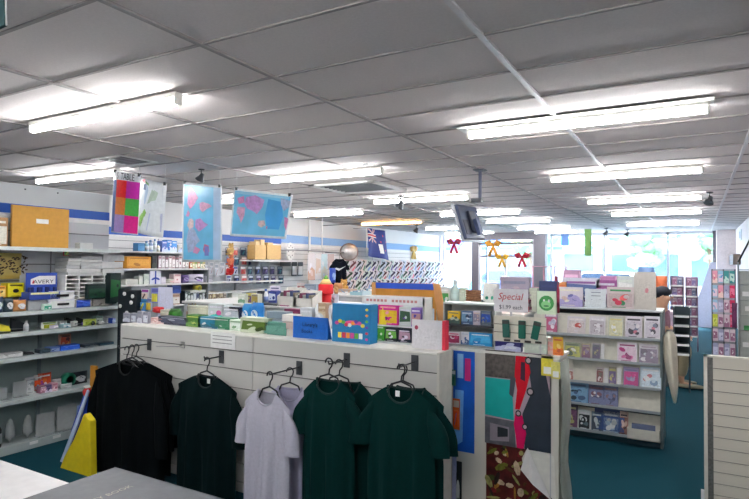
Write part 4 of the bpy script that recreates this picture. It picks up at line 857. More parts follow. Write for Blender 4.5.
# lower poster with curled corner
x,w_,z,h=rectP(486,444,557,515,PY-.004)
t=empty('wall_poster',(x,PY-.002,z),0,'lower dark red and green painting poster with its corner curled over','poster')
b=MB().poly([(-w_/2,0),(w_*.5,0),(w_*.43,h*.32),(w_*.1,h*.58),(w_*.04,h*.62),(w_*.02,h*.8),(w_*.1,h*.97),(-w_/2,h)],0,M((84,24,24),.3,noise=.7,scale=14),.001)
rr=random.Random(5)
for i in range(70):
    u=rr.uniform(-.46,.4); v=rr.uniform(.03,.9); 
    if u>.02 and v>.5-.9*max(0,u-.05): continue
    c=rr.choice([(110,116,40),(86,60,26),(170,120,50),(60,70,30),(150,150,90),(120,30,36),(200,180,150),(40,24,20)]); b.disc(u*w_,v*h,rr.uniform(.03,.11)*w_,rr.uniform(.015,.05)*h,-.0012-.00002*i,M(c,.3,noise=.3,scale=50),7,rot=rr.uniform(0,3))
for u,v in ((.3,.12),(.38,.08),(.24,.06)): b.disc(u*w_,v*h,.06*w_,.05*h,-.0032,M((220,90,30)),8)
b.build('print',t)
b=MB(); b.add([(w_*.1,-.001,h*.97),(w_*.02,-.03,h*.66),(w_*.2,-.05,h*.5),(w_*.43,-.012,h*.3)],[(0,1,2,3)],M((224,222,220),.5)); o=b.build('curled_corner',t); md=o.modifiers.new('thickness','SOLIDIFY'); md.thickness=.001
MB().poly([(w_*.1,h*.98),(w_*.46,h*.9),(w_*.5,0),(w_*.45,0)],.001,M((224,222,214),.5),.0008).build('backing_sheet',t)
# yellow leaflet at top right of cabinet
for rc,c,l,cols in [((541,356,553,376),0,'yellow leaflet taped at the top right of the cabinet',(222,206,60)),((551,362,560,379),1,'white and yellow leaflet at the cabinet edge',(226,216,120))]:
    x,w_,z,h=rectP(*rc,PY-.01); b=MB().box(-w_/2,w_/2,-.001,0,0,h,M(cols,.4,noise=.2,scale=60)); b.poly([(-w_*.3,h*.1),(w_*.35,h*.1),(w_*.35,h*.45),(-w_*.3,h*.45)],-.0015,WHITE); tag(b.build('leaflet',None,(x,PY-.004-.003*c,z)),l,'leaflet')
# hanging pens packs between gondola and cabinet
GEX=GX1+.016
for i,(rc,c,l) in enumerate([((446.5,353,451,375),[(40,60,70),(190,200,200),(14,80,64),(12,60,56)],'dark green pen pack at the top left of the blue poster'),((450,370,455,386),[(60,120,110),(200,210,210),(14,96,76),(10,80,66)],'green pen pack below the top pen pack beside the blue poster'),((452,399,459,430),[(216,100,40),(214,200,190),(226,90,30),(60,110,200)],'orange pen pack overlapping the blue poster')]):
    item('blister','pen_pack',l,'pen pack',rc,('Y',PY-.03),c,d=.03)
item('card','magazine_bundle','lilac edged magazine low between the shirts and cabinet','magazine',(452,449,456,510),('Y',3.36),[(160,165,205),(190,195,225),(120,130,180)],d=.03,z=0.0,n=0,title=False)
item('bag','black_bag','black and white bag low beside the cabinet','bag',(455,462,461,510),('Y',3.37),[(20,26,30),(200,205,205),(20,60,60)],d=.03,z=0.0)
# ---------------------------------------------- holders on the cabinet
HY=3.47
def fr_rect(rc,Y): return rectP(*rc,Y)
x,w_,z,h=rectP(443,303,495,345,HY); 
t=empty('magazine_holder',(x,HY,PZ),0,'grey two tier magazine holder on the cabinet left of the price sign','magazine holder'); h=z+h-PZ
MB().box(-w_/2,w_/2,.13,.14,0,h,M((190,194,190),.4)).build('back_panel',t)
for sx in (-1,1): MB().box(sx*w_/2,sx*(w_/2-.008),0,.14,0,h,M((172,176,172),.4)).build('side',t)
MB().box(-w_/2,w_/2,0,.14,h-.012,h,M((214,220,216),.4)).build('top',t)
MB().box(-w_/2,w_/2,.0,.13,h*.46,h*.50,M((46,50,56))).build('shelf',t); MB().box(-w_/2,w_/2,.0,.13,0,.01,M((150,155,152))).build('shelf',t)
zz=PZ+h*.5+.001
for rc,c,l,tx in [((447.5,311,460,327),[(232,190,30),(60,90,80),(200,205,190),(90,110,90)],'yellow magazine with green picture on the holder',()),((461,311,473,328),[(60,90,130),(110,150,180),(40,60,90),(200,215,225)],'slate blue magazine second on the upper tier of the holder',()),((473,311,480,328),[(196,190,200),(150,140,160),(220,190,170)],'narrow mauve magazine on the upper tier of the holder',()),((480.5,311,491,329),[(84,100,116),(36,80,170),(60,110,200),(120,130,136)],'grey magazine with blue sky at the right of the upper tier',())]:
    item('book','magazine',l,'magazine',rc,('Y',HY+.015),c,d=.012,z=zz)
for rc,c,l in [((448,332,460,343),[(226,224,228),(150,30,80),(190,60,110)],'white booklet with crimson oval on the lower tier of the holder'),((461,332,469,343),[(222,222,230),(80,110,160),(190,200,215)],'narrow white booklet on the lower tier of the holder'),((469,333,492,345),[(34,150,214),(70,180,230),(28,120,200),(230,240,245)],'bright blue wide booklet on the lower tier of the holder')]:
    item('book','booklet',l,'booklet',rc,('Y',HY+.012),c,d=.012,z=PZ+.011,n=3)
# pen card
x,w_,z,h=rectP(494,311,546,337,HY-.055)
t=empty('pen_display_card',(x,HY-.055,PZ+.06),0,'cream display card holding three green pens under the price sign','pen display'); 
b=MB().box(-w_/2,w_/2,0,.01,0,h,M((222,216,200),.5))
for k in (.35,.66): b.box(-w_/2,w_/2,-.002,0,h*k,h*k+.004,M((120,110,90)))
for k in range(4): b.box(-w_*.3+k*w_*.2,-w_*.18+k*w_*.2,-.002,0,h*.02,h*.1,M((60,56,50)))
b.build('card',t)
for k,(xx,rt) in enumerate(((-.25,.05),(.06,0),(.32,-.2))):
    T=Matrix.Translation((w_*xx,-.012,h*.5))@Matrix.Rotation(-rt,4,'Y'); MB().box(-.022,.022,-.006,.006,-h*.33,h*.36,M((16,110,90) if k else (30,96,84),.3),.004,T).box(-.02,.02,-.008,.0,h*.2,h*.34,M((60,64,60)),0,T).build('pen_case',t)
for sx in (-1,1): MB().box(sx*w_*.4,sx*w_*.38,.01,.1,-.06,h*.9,LGREY).build('leg',t)
x,w_,z,h=rectP(495,337,521,350,HY-.05)
item('box','sticker_box','navy and white box with yellow top flags on the cabinet','box',(495,338,521,349),('Y',HY-.05),[(36,34,110),(190,195,225),(60,60,150),(220,225,240)],d=.05,z=PZ,n=8,title=False)
item('box','flag_strip','row of yellow and black tabs above the navy box','tab strip',(495,335,520,338.5),('Y',HY-.045),[(226,214,50),(40,40,30),(60,50,30),(235,220,60)],d=.03,z=PZ+.055,n=6,title=False)
item('box','fabric_stack','pale sage folded cloth right of the navy box','cloth',(524,337,547,352),('Y',HY-.04),[(196,208,196),(205,214,200),(190,200,190)],d=.1,z=PZ,n=1,title=False)
item('card','postcard','pink blossom postcard right of the sage cloth','postcard',(544,338,554,352),('Y',HY-.02),[(224,190,176),(235,170,160),(220,200,190)],d=.03,z=PZ)
item('card','postcard','orange flower postcard at the right end of the cabinet','postcard',(553,337,563,354),('Y',HY-.03),[(230,180,50),(236,130,50),(240,210,120),(214,100,60)],d=.03,z=PZ)
# ================================================================== MIDDLE DISPLAY BEHIND CABINET
ZD=1.235
t=empty('open_display_shelf',(-1.55,4.25,0),0,'white display shelf behind the magazine holder and price sign','display shelf')
MB().box(-.52,.42,0,.4,ZD-.02,ZD,slt,.003).build('top_board',t); MB().box(-.5,.4,.03,.38,0,ZD-.02,M((196,198,196))).build('body',t)
def on_disp(kind,name,label,cat,x0,x1,y0,yb,cols,d=.08,**kw): 
    q=onZ((x0+x1)/2,yb,ZD); Y=min(max(q.y,4.27),4.52); return item(kind,name,label,cat,(x0,y0,x1,yb),('Y',Y),cols,d=d,z=ZD,**kw)
on_disp('box','picture_tin','green and blue picture tin beside the cardboard','tin',440,449,287,303,[(205,215,215),(60,150,80),(60,130,190),(230,235,235)])
on_disp('bottle','glass_jar','frosted pale jar right of the green and blue tin','jar',448,459,280,303,[(180,205,205),(190,214,214),(176,186,190)])
on_disp('box','mesh_pot','pale grey pot right of the frosted jar','pot',459,465,288,304,[(176,196,180),(200,214,200)],n=0,title=False)
# woven basket
q=onZ(471,302,ZD); loc,rz,w,d,h=fit((464,288,479,302),('Y',4.4),.12,ZD); t=empty('wicker_basket',loc,0,'brown wicker basket on a clear box between jar and logo box','basket')
MB().box(-w*.4,w*.4,0,.1,0,h*.4,M((200,210,205),.3)).build('base_box',t); b=MB()
for k in range(5): b.tube([(w*.46*math.cos(a*PI/8),.05+.045*math.sin(a*PI/8),h*(.45+.1*k)) for a in range(16)],.008,M((134,96,72),.9,noise=.3,scale=90),6,closed=True)
b.build('weave',t)
on_disp('box','flat_tray','dark flat tray in front of the white logo box','tray',476,486,300,306,[(60,76,80),(120,130,130)],n=0,title=False)
t=on_disp('box','gift_box','white tall box with a green swirl left of the price sign','box',483,497,283,306,[(214,216,212),(214,216,212),(20,130,110),(40,150,120),(214,216,212)],n=2,title=False)
on_disp('box','paper_pack','grey sage bin right of the price sign','bin',529,537,288,311,[(168,172,156),(180,184,168)],n=0,title=False,d=.1)
on_disp('card','gift_card','dark wine bottle card between sage bin and green picture','card',527,532,292,309,[(110,100,110),(90,40,60),(150,140,150)],n=3)
def x_cr(b,w,h,d):
    b.disc(0,h*.48,w*.4,h*.33,-.001,M((50,140,64),.4,noise=.2,scale=30),14); b.disc(-w*.02,h*.42,w*.26,h*.17,-.0025,M((130,200,130)),12); b.disc(w*.14,h*.58,w*.06,h*.06,-.004,WHITE,8); b.disc(w*.15,h*.58,w*.03,h*.03,-.005,BLACK,8); b.disc(-w*.12,h*.6,w*.05,h*.05,-.004,WHITE,8); b.disc(w*.0,h*.36,w*.15,h*.03,-.004,M((20,90,50)),8)
item('card','picture_card','white card with a bright green smiling creature','card',(537,291,556,312),('Y',4.36),[(206,222,196)],n=0,title=False,d=.05,z=ZD,extra=x_cr)
on_disp('box','navy_bag','navy blue folded bag behind the green picture card','bag',539,557,281,295,[(34,44,90),(40,50,100)],n=0,title=False)
on_disp('bottle','red_tumbler','dark red tumbler behind the green picture card','tumbler',553,559,276,298,[(140,24,54),(150,30,60),(120,20,44)])
on_disp('box','picture_box','wide red and grey picture box behind the price sign','box',500,529,277,292,[(150,140,156),(196,60,80),(170,150,160),(120,120,140)],n=6,title=False)
# price sign
x,w_,z,h=rectP(494,289,528,312,3.455)
t=empty('price_sign',(x,3.455,z),0,'white price sign with red Special and price below','sign')
b=MB().box(-w_/2,w_/2,0,.004,0,h,M((236,232,236),.4)); b.text('Special',h*.42,0,h*.66,-.001,M((196,24,50)),italic=.25,sx=.95); b.text('$1.99 each',h*.25,0,h*.2,-.001,M((50,54,76)),sx=.95); b.build('sign_card',t)
MB().box(-.006,.006,.004,.012,PZ-z,h*.5,LGREY).build('stem',t); MB().box(-.04,.04,-.004,.014,PZ-z,PZ-z+.004,LGREY).build('foot',t)
# ================================================================== MAGAZINE RACK
MY=5.6; mx0,mx1=-1.5,-.262; MZ=1.215
dk=M((66,80,86),.5); mc_=M((206,203,190),.5)
t=empty('magazine_rack',((mx0+mx1)/2,MY,0),0,'long dark grey rack with five tiers of magazines beside the aisle','magazine rack'); w=(mx1-mx0)/2
MB().box(-w,w,.2,.24,0,MZ,dk).build('back_panel',t)
for sx in (-1,1): MB().box(sx*w,sx*(w-.022),-.0,.45,0,MZ-.01,M((96,108,110),.5),.003).build('side_panel',t)
MB().box(-w,w,-.0,.4,MZ-.02,MZ,M((200,205,205),.35),.003).build('top_board',t)
MB().box(-w,w,.02,.3,0,.05,M((20,60,72),.7)).build('base',t)
TZ=[.965,.745,.53,.325,.085]; TW=(mx0+mx1)/2
for k,z in enumerate(TZ):
    s=MB().add([(-w+.022,.02,z-.01),(w-.022,.02,z-.01),(w-.022,.065,z+.185),(-w+.022,.065,z+.185)],[(0,1,2,3)],mc_).add([(-w+.022,.024,z-.01),(w-.022,.024,z-.01),(w-.022,.069,z+.185),(-w+.022,.069,z+.185)],[(3,2,1,0)],mc_).build('tier_panel',t)
    MB().box(-w+.022,w-.022,-.03,.2,z-.02,z-.008,dk).box(-w+.022,w-.022,-.034,-.028,z-.02,z+.004,M((150,158,162),.4)).build('ledge',s)
def mag(rc,k,cols,label,title=True,n=6,cat='magazine',Y=None,group=None):
    cols=[tuple(v*.72+sum(c)/3*.2 for v in c) for c in cols]; z=TZ[k]-.006; x0,y0,x1,y1=rc; loc,rz,w_,d_,h_=fit(rc,('Y',MY-.02),.01,z)
    h_=min(h_*1.04,.215); b=MB().box(-w_/2,w_/2,0,.008,0,h_,M(cols[0],.3)); SEED[0]+=1; big=n>0
    if big: b.poly([(-w_*.44,h_*.06),(w_*.44,h_*.06),(w_*.44,h_*.76),(-w_*.44,h_*.76)],-.0003,M(cols[1],.3,noise=.35,scale=45))
    deco(b,w_,h_,-.0005,cols,SEED[0],n=n+4 if big else 0,title=title and big)
    return tag(b.build('magazine' if cat=='magazine' else 'greeting_card',None,loc,0,rx=-.2),label,cat,group)
W1=(220,214,222)
mag((544,313,557,334),0,[(196,160,190),(214,80,130),(190,190,220),(240,230,240)],'lilac and pink booklet at the left end of the top tier')
mag((567,317,585,335),0,[W1,(214,200,200),(214,60,50),(230,110,90),(240,230,225)],'white magazine with red lobster-like picture on the top tier')
mag((589,317,605,336),0,[W1,(190,180,190),(120,90,100),(150,130,140),(235,230,235)],'white magazine with dark oval picture on the top tier')
mag((608,317,623,337),0,[(190,196,176),(214,210,160),(240,240,235),(220,205,120)],'pale green and white flower magazine on the top tier')
mag((625,317,642,338),0,[W1,(200,190,205),(214,100,130),(110,120,150),(60,50,70)],'left of the two identical pink floral magazines at the top tier right end')
mag((644,317,660,339),0,[W1,(200,190,205),(214,100,130),(110,120,150),(60,50,70)],'right of the two pink floral magazines at the top tier right end')
mag((564,343,580,359),1,[(150,160,130),(200,200,90),(240,240,230),(90,110,90)],'green and yellow flower magazine at the left of the second tier')
mag((581.5,344,590,360),1,[(186,170,130),(130,90,120),(210,190,110),(150,130,170)],'left of the two narrow purple and olive booklets on the second tier')
mag((592,344,600,361),1,[(140,130,140),(100,90,120),(190,180,110),(90,100,110)],'right of the two narrow purple and olive booklets on the second tier')
mag((600.5,345,604,361),1,[(220,220,220),(225,225,225),(210,210,210)],'slim white spine right of the narrow booklets',n=0)
mag((617,343,637,361),1,[(226,216,226),(226,190,215),(206,40,130),(226,90,160),(160,40,110)],'white magazine with a magenta oval on the second tier')
mag((639,345,658,363),1,[(206,200,210),(120,100,130),(90,76,96),(180,190,200),(160,140,160)],'grey magazine with purple hills at the second tier right end')
mag((565,369,573,380),2,[(214,200,196),(190,120,110),(230,225,220)],'small rose and white booklet at the left of the third tier')
mag((596,368,603,383),2,[(220,205,205),(150,80,80),(120,110,100)],'small booklet with a brown figure on the third tier')
mag((604,369,608,384),2,[(226,226,226),(226,226,226),(220,220,220)],'slim white booklet left of the yellow figure booklet',n=0)
mag((608.5,368,616,384),2,[(170,160,130),(110,90,140),(200,190,90)],'small olive and purple figure booklet on the third tier')
mag((617,369,621,384),2,[(226,226,226),(226,226,226),(220,220,220)],'slim white booklet left of the magenta bloom magazine',n=0)
mag((623,368,639,385),2,[(150,130,180),(206,30,130),(230,60,150),(190,40,120),(120,110,170)],'violet magazine with a magenta bloom on the third tier')
mag((640,368,661,388),2,[(190,214,232),(205,225,240),(214,120,130),(120,150,190),(230,235,240)],'pale blue magazine with pink and blue swirls at the third tier right end')
mag((566,383,588,403),3,[(90,150,205),(110,170,215),(40,70,90),(60,100,150)],'sky blue magazine at the left of the fourth tier')
mag((588,386,604,405),3,[(90,90,130),(120,130,180),(230,225,230),(140,90,110)],'violet blue magazine lying left on the fourth tier'); mag((603,387,618,405.5),3,[(96,104,150),(120,130,180),(80,84,120),(150,110,120)],'violet blue magazine lying right on the fourth tier')
mag((563,405,577,424),4,[(70,60,90),(120,70,110),(190,190,110),(205,205,140)],'dark purple and lime magazine at the left of the bottom tier')
mag((578,411,590,426),4,[(210,225,225),(30,40,50),(90,120,130),(225,230,235)],'white magazine with black round emblem on the bottom tier')
mag((591,413,602,427),4,[(120,150,170),(60,80,100),(170,190,200),(200,215,220)],'slate magazine with grey picture on the bottom tier')
mag((602.5,413,619,430),4,[(196,206,214),(150,180,214),(214,220,224),(170,180,190)],'pale blue grey magazine on the bottom tier'); mag((619.5,413,628,431),4,[(206,170,150),(150,90,80),(226,190,180),(60,50,60)],'magazine with a brown haired portrait shape on the bottom tier')
q=onY(608,409,MY+.0); MB
mag((594,406,626,412),4,[(30,60,130),(40,80,160),(30,50,120)],'deep blue wide booklet behind the bottom tier magazines',n=0)
item('tray','cream_tray','cream open tray at the right end of the bottom tier','tray',(627,430,660,441),('Y',MY-.09),[(206,204,192),(90,100,130)],d=.05,z=.075,n=1)
# display cards on top of rack
def ontop(rc,cols,label,name='boxed_card',kind='card',n=6,title=True,**kw): return item(kind,name,label,'box' if kind=='box' else 'card',rc,('Y',MY+.02+kw.pop('dy',0)),cols,d=.05,z=MZ,n=n,title=title,**kw)
ontop((556,287,583,309),[(214,206,212),(170,160,206),(110,110,170),(206,180,170),(226,220,200)],'white picture card with lilac bluebells left on the rack top')
ontop((585,289,606,312),[(206,212,216),(206,212,216)],'white wedding bell card with black top edge on the rack top',n=0,title=False,extra=lambda b,w,h,d: [b.box(-w*.2,w*.25,-.001,0,h*z,h*(z+.03),M((80,90,110))) for z in (.8,.62,.42,.3)])
ontop((607,287,634,312),[(204,190,190),(190,170,170),(190,50,80),(214,90,90),(60,140,90)],'large card with red roses under a green band on the rack top')
ontop((634,272,656,312),[(196,190,182),(196,190,182),(206,130,140),(196,190,182),(140,140,140)],'tall grey card with a pink oval at the rack top right end',n=1,title=False,dy=.03)
ontop((562,278,600,290),[(214,214,228),(90,110,160),(160,190,200),(200,200,225),(140,90,150)],'pale blue and violet picture box behind the wedding card','picture_box','box',dy=.15); ontop((596,280,617,289),[(150,80,140),(170,110,160),(205,200,214)],'purple box behind the red rose card','picture_box','box',n=1,dy=.15)
ontop((617,276,634,288),[(200,206,204),(226,228,226),(205,214,205)],'pale grey box behind the red rose card','picture_box','box',n=1,dy=.15)
ontop((556,282,566,290),[(226,150,90),(235,190,150),(230,120,60)],'small orange picture box left behind the bluebell card','picture_box','box',n=2,dy=.12)
q=onY(667,335,MY); 
# cream coat hanging on the end of the rack
t=empty('hanging_coat',(mx1+.07,MY+.12,0),0,'long cream coat hanging at the aisle end of the magazine rack','coat')
prof=[(1.02,.03,.1),(.97,.05,.13),(.86,.055,.16),(.75,.05,.15),(.6,.04,.13),(.48,.025,.1),(.4,.012,.06)]
b=MB(); vs=[];fs=[];seg=20
for i,(z,rx_,ry_) in enumerate(prof):
    for k in range(seg):
        a=2*PI*k/seg; q=1+.12*math.sin(5*a+z*3); vs.append((rx_*math.cos(a)*q+.02*math.sin(z*5),ry_*math.sin(a)*q,z))
for i in range(len(prof)-1):
    for k in range(seg): q=(k+1)%seg; fs.append((i*seg+k,(i+1)*seg+k,(i+1)*seg+q,i*seg+q))
fs.append(tuple(range(seg))); fs.append(tuple(reversed([(len(prof)-1)*seg+k for k in range(seg)])))
b.add(vs,fs,M((206,200,182),.9,noise=.05,scale=30),True); b.build('coat_body',t)
MB().tube([(-.05,0,1.03),(0,0,1.04),(.0,0,1.0)],.006,STEEL,6).build('hook',t)
# ================================================================== PERSON
def skin_body(name,parent,verts,edges,rad,m,root=0,sub=1):
    me=bpy.data.meshes.new(name); me.from_pydata(verts,edges,[]); me.materials.append(m); o=bpy.data.objects.new(name,me); COL.objects.link(o); o.parent=parent
    md=o.modifiers.new('skin','SKIN'); 
    sv=me.skin_vertices[0].data if len(me.skin_vertices) else None
    if sv:
        for i,r_ in enumerate(rad): sv[i].radius=(r_,r_) if not isinstance(r_,tuple) else r_; sv[i].use_root=(i==root)
    md.use_smooth_shade=True
    s=o.modifiers.new('smooth','SUBSURF'); s.levels=sub; s.render_levels=sub
    return o
PYY=8.7; h_=onY(661,294,PYY)
t=empty('person',(h_.x-.02,PYY,0),0,'dark haired person in mauve top and khaki trousers seated low behind the rack','person')
skin=M((206,160,130),.6)
# seated, facing the aisle to the right, head bent forward a little
V=[(0,0,.55),(0,0,.72),(.01,0,.9),(.02,0,1.0),(.03,0,1.08),(.045,0,1.16),(.055,0,1.24),
   (0,-.09,.53),(.34,-.12,.56),(.26,-.13,.14),(.27,-.13,.06),(.4,-.14,.04),
   (0,.09,.53),(.32,.12,.56),(.16,.13,.14),(.17,.13,.06),(.3,.14,.04),
   (.03,-.17,1.0),(.08,-.21,.78),(.24,-.16,.68),(.27,-.14,.67),
   (.03,.17,1.0),(.08,.21,.78),(.24,.16,.68),(.27,.14,.67)]
Ed=[(0,1),(1,2),(2,3),(3,4),(4,5),(5,6),(0,7),(7,8),(8,9),(9,10),(10,11),(0,12),(12,13),(13,14),(14,15),(15,16),(3,17),(17,18),(18,19),(19,20),(3,21),(21,22),(22,23),(23,24)]
Rd=[.12,.12,.13,.1,.06,.1,.1,.09,.065,.04,.035,.03,.09,.065,.04,.035,.03,.05,.04,.03,.025,.05,.04,.03,.025]
bd=skin_body('body',t,V,Ed,Rd,skin,0,2)
skin_body('shirt',t,[V[i] for i in (0,1,2,3)]+[V[17],V[18],V[21],V[22]],[(0,1),(1,2),(2,3),(3,4),(4,5),(3,6),(6,7)],[.135,.135,.145,.11,.065,.055,.065,.055],M((150,112,126),.85),0,2)
skin_body('trousers',t,[V[i] for i in (0,7,8,9,12,13,14)],[(0,1),(1,2),(2,3),(0,4),(4,5),(5,6)],[.13,.1,.078,.058,.1,.078,.058],M((170,158,128),.85),0,2)
MB().ell((.035,0,1.245),(.118,.108,.1),M((22,26,40),.7,noise=.2,scale=50),16,10,fn=lambda d:1 if (d.z>-.1 or d.x<-.3) else .8).build('hair',t)
MB().ell((.155,0,1.19),(.018,.012,.016),skin,8,6).build('nose',t)
for sy in (-.03,.03): MB().ell((.135,sy,1.21),(.008,.012,.007),BLACK,8,6).build('eye',t)
MB().ell((.135,0,1.15),(.01,.022,.006),M((150,80,80)),8,6).build('mouth',t)
for sy in (-.1,.1): MB().ell((.05,sy,1.2),(.016,.008,.024),skin,8,6).build('ear',t)
for sy in (-.14,.14):
    xx=.36 if sy<0 else .26; MB().ell((xx,sy,.035),(.13,.045,.035),M((150,146,122),.7),12,7,fn=lambda d:1/max(.7,abs(d.z)+.3)).build('shoe',t)
for sy in (-1,1):
    b=MB(); base=Vector((.27,sy*.14,.665)); b.ell(base+Vector((.03,0,0)),(.045,.035,.016),skin,8,6)
    for k in range(4): b.tube([base+Vector((.06,(k-1.5)*.018,0)),base+Vector((.1+.006*(k in(1,2)),(k-1.5)*.019,-.01)),base+Vector((.12,(k-1.5)*.019,-.03))],.008,skin,6)
    b.tube([base+Vector((.02,-sy*.035,0)),base+Vector((.06,-sy*.055,-.01))],.009,skin,6); b.build('hand',t)
t2=empty('low_stool',(t.location.x-.03,PYY,0),0,'low dark stool under the seated person','stool'); MB().lathe([(.0,.36),(.16,.36),(.17,.38),(.16,.41),(0,.415)],DGREY,16).build('seat',t2)
for a in range(4): MB().tube([(.13*math.cos(a*PI/2+.8),.13*math.sin(a*PI/2+.8),.38),(.17*math.cos(a*PI/2+.8),.17*math.sin(a*PI/2+.8),0)],.012,STEEL,8).build('leg',t2)
# ================================================================== BEYOND THE RACK
def stand(x0,x1,y0,zb,Y,label,n=5,c=(50,66,74),tagc=WHITE,name='wire_stand',cat='stand',group=None,goods=None):
    a=onY(x0,y0,Y);c2=onY(x1,y0,Y); w=(c2.x-a.x)/2; h=a.z; t=empty(name,((a.x+c2.x)/2,Y,0),0,label,cat,group); m=M(c,.5)
    MB().box(-w,w,.2,.22,zb-.02,h,m).build('back_panel',t)
    for sx in (-1,1): MB().box(sx*w,sx*(w-.015),0 if sx<0 else 0,.22,zb-.03,h,m).box(sx*w,sx*(w-.02),.19,.22,0,zb-.03,m).build('side',t)
    for k in range(n):
        z=zb+(h-zb)*k/n; s=MB().box(-w,w,-.02,.2,z,z+.012,m).build('shelf',t); MB().box(-w*.9,w*.9,-.026,-.02,z-.008,z+.02,tagc).build('price_strip',s)
    if goods:
        for k in range(n):
            z=zb+(h-zb)*k/n; 
            for j in range(goods):
                xx=-w+.03+(2*w-.06)*(j+.5)/goods; ww=(2*w-.06)/goods*.45; SEED[0]+=1; cc=R.choice([[(160,124,146),(140,90,120),(200,186,196)],[(140,130,156),(110,96,140),(196,190,205)],[(166,146,156),(146,84,104),(206,196,200)],[(130,136,156),(96,106,136),(200,200,210)]])
                b=MB().box(-ww,ww,0,.01,0,(h-zb)/n*.78,M(cc[0])); deco(b,2*ww,(h-zb)/n*.78,-.0003,cc,SEED[0],n=3); tag(b.build('greeting_card',None,(t.location.x+xx,Y+.03,z+.013)),'card in the %s row of the %s'%(['lowest','second lowest','middle','second highest','highest','top'][k],label.split(' with')[0].split(' beside')[0]),'card',label.split(' beside')[0]+' cards')
    return t
stand(673,690,307,.5,8.1,'dark metal stand with white price strips beyond the seated person',5)
stand(670,684,276,.3,12.2,'left pink card spinner before the shop window',6,(140,126,146),name='card_spinner',cat='card rack',goods=2)
stand(685,698,277,.3,12.2,'right pink card spinner before the shop window',6,(146,118,140),name='card_spinner',cat='card rack',goods=2)
# back display island under the window (colourful goods)
t=empty('window_display_shelf',(-1.2,9.6,0),0,'long low pale pink shelf behind the magazine rack','display shelf'); MB().box(-1.1,.95,0,.5,.9,.93,M((214,196,206)),.003).build('top_board',t); MB().box(-1.08,.93,.03,.47,0,.9,M((190,170,190))).build('body',t)
for i,(x0,x1,y0,yb,c,l) in enumerate([(638,654,267,285,(90,120,165),'blue folded bag pile above the tall grey card'),(655,667,276,290,(220,110,60),'bright orange bag above the seated head'),(563,580,270,296,(196,150,180),'pink card box far behind the bluebell card'),(600,616,276,296,(180,120,160),'mauve box far behind the wedding bell card')]):
    item('bag' if i<2 else 'box','goods_bag' if i<2 else 'goods_box',l,'bag' if i<2 else 'box',(x0,y0,x1,yb),('Y',9.62),[c,[min(255,v+40) for v in c]],d=.15,z=.93,n=2)
# pink wire frames (535-563,264-290)
def wire_rack(x0,x1,y0,Y,label,c,zb=0.0,nx=3,nz=5):
    a=onY(x0,y0,Y);c2=onY(x1,y0,Y); w=(c2.x-a.x)/2;h=a.z; t=empty('wire_rack',((a.x+c2.x)/2,Y,0),0,label,'wire rack'); m=M(c,.4)
    for k in range(nx+1): MB().tube([(-w+2*w*k/nx,0,zb),(-w+2*w*k/nx,0,h)],.012,m,6).build('upright',t)
    for k in range(nz): 
        z=max(zb,.1)+(h-max(zb,.1))*k/(nz-1); MB().box(-w,w,-.12,.01,z-.012,z,m).build('wire_shelf',t)
    MB().box(-w,w,.005,.3,zb,zb+.03,m).build('foot',t)
    return t
wire_rack(533,566,266,10.2,'rose pink wire rack right of the entrance',(206,140,160))
# right aisle card rack
rk=empty('card_rack',(0,0,0),0,'colourful greeting card rack along the right wall','card rack'); a=onY(712,269,8.0);c2=onY(735,269,8.0); w=(c2.x-a.x)/2; rk.location=((a.x+c2.x)/2,8.0,0)
MB().box(-w,w,.02,.03,.45,a.z,M((170,170,178))).build('back_panel',rk)
for sx in (-1,0,1): MB().tube([(sx*w,0,.0 if sx==1 else .45),(sx*w,0,a.z)],.008,M((90,92,98)),6).build('upright',rk)
for k in range(7): MB().tube([(-w,0,.5+k*.175),(w,0,.5+k*.175)],.005,M((120,120,128)),6).build('rail',rk)
MB().box(-w*.2,w,-.02,.3,0,.05,MGREY).build('base',rk); MB().add([(-w,0,.45),(w*.4,0,.05),(w,0,.05),(w,0,.45)],[(0,1,2,3)],M((196,196,204))).build('lower_panel',rk)
CC=[[(150,190,214),(226,200,215),(90,150,200)],[(226,150,170),(240,210,200),(200,60,100)],[(60,150,150),(190,220,210),(30,110,120)],[(206,40,90),(230,120,150),(180,20,70)],[(200,210,60),(225,230,120),(170,190,40)],[(210,190,200),(150,100,130),(235,225,230)],[(160,160,190),(200,200,220),(110,110,150)]]
rows=['top','second','third','fourth','fifth','sixth','lowest']; colsn=['left','centre left','centre right','right']
for k in range(6):
    for j in range(4):
        ci=[1,0,2,2, 0,1,6,3, 0,6,5,3, 4,5,5,3, 5,6,5,5, 6,5,6,5][k*4+j]; cc=CC[ci]; ww=w*2/4*.44; SEED[0]+=1
        b=MB().box(-ww,ww,0,.006,0,.15,M(cc[0])); deco(b,2*ww,.15,-.0003,cc,SEED[0],n=3,title=False)
        z=a.z-.17-k*.175; tag(b.build('greeting_card',None,(rk.location.x-w+w*2*(j+.5)/4,7.985,z),rx=-.05),'greeting card in the %s row, %s column of the right wall card rack'%(rows[k],colsn[j]),'card','cards on the right wall card rack')
item('bag','purple_bag','dark purple bag hanging at the right edge of the card rack','bag',(732,303,737.5,328),('Y',7.6),[(90,26,70),(110,40,90)],d=.05)
# small speaker box and right wall fittings
item('box','wall_speaker','brown box speaker on the pillar above the card rack','speaker',(722,256,733,265),('X',XR-.16),[(110,96,84),(60,50,50),(90,80,76)],d=.15,n=1,title=False)
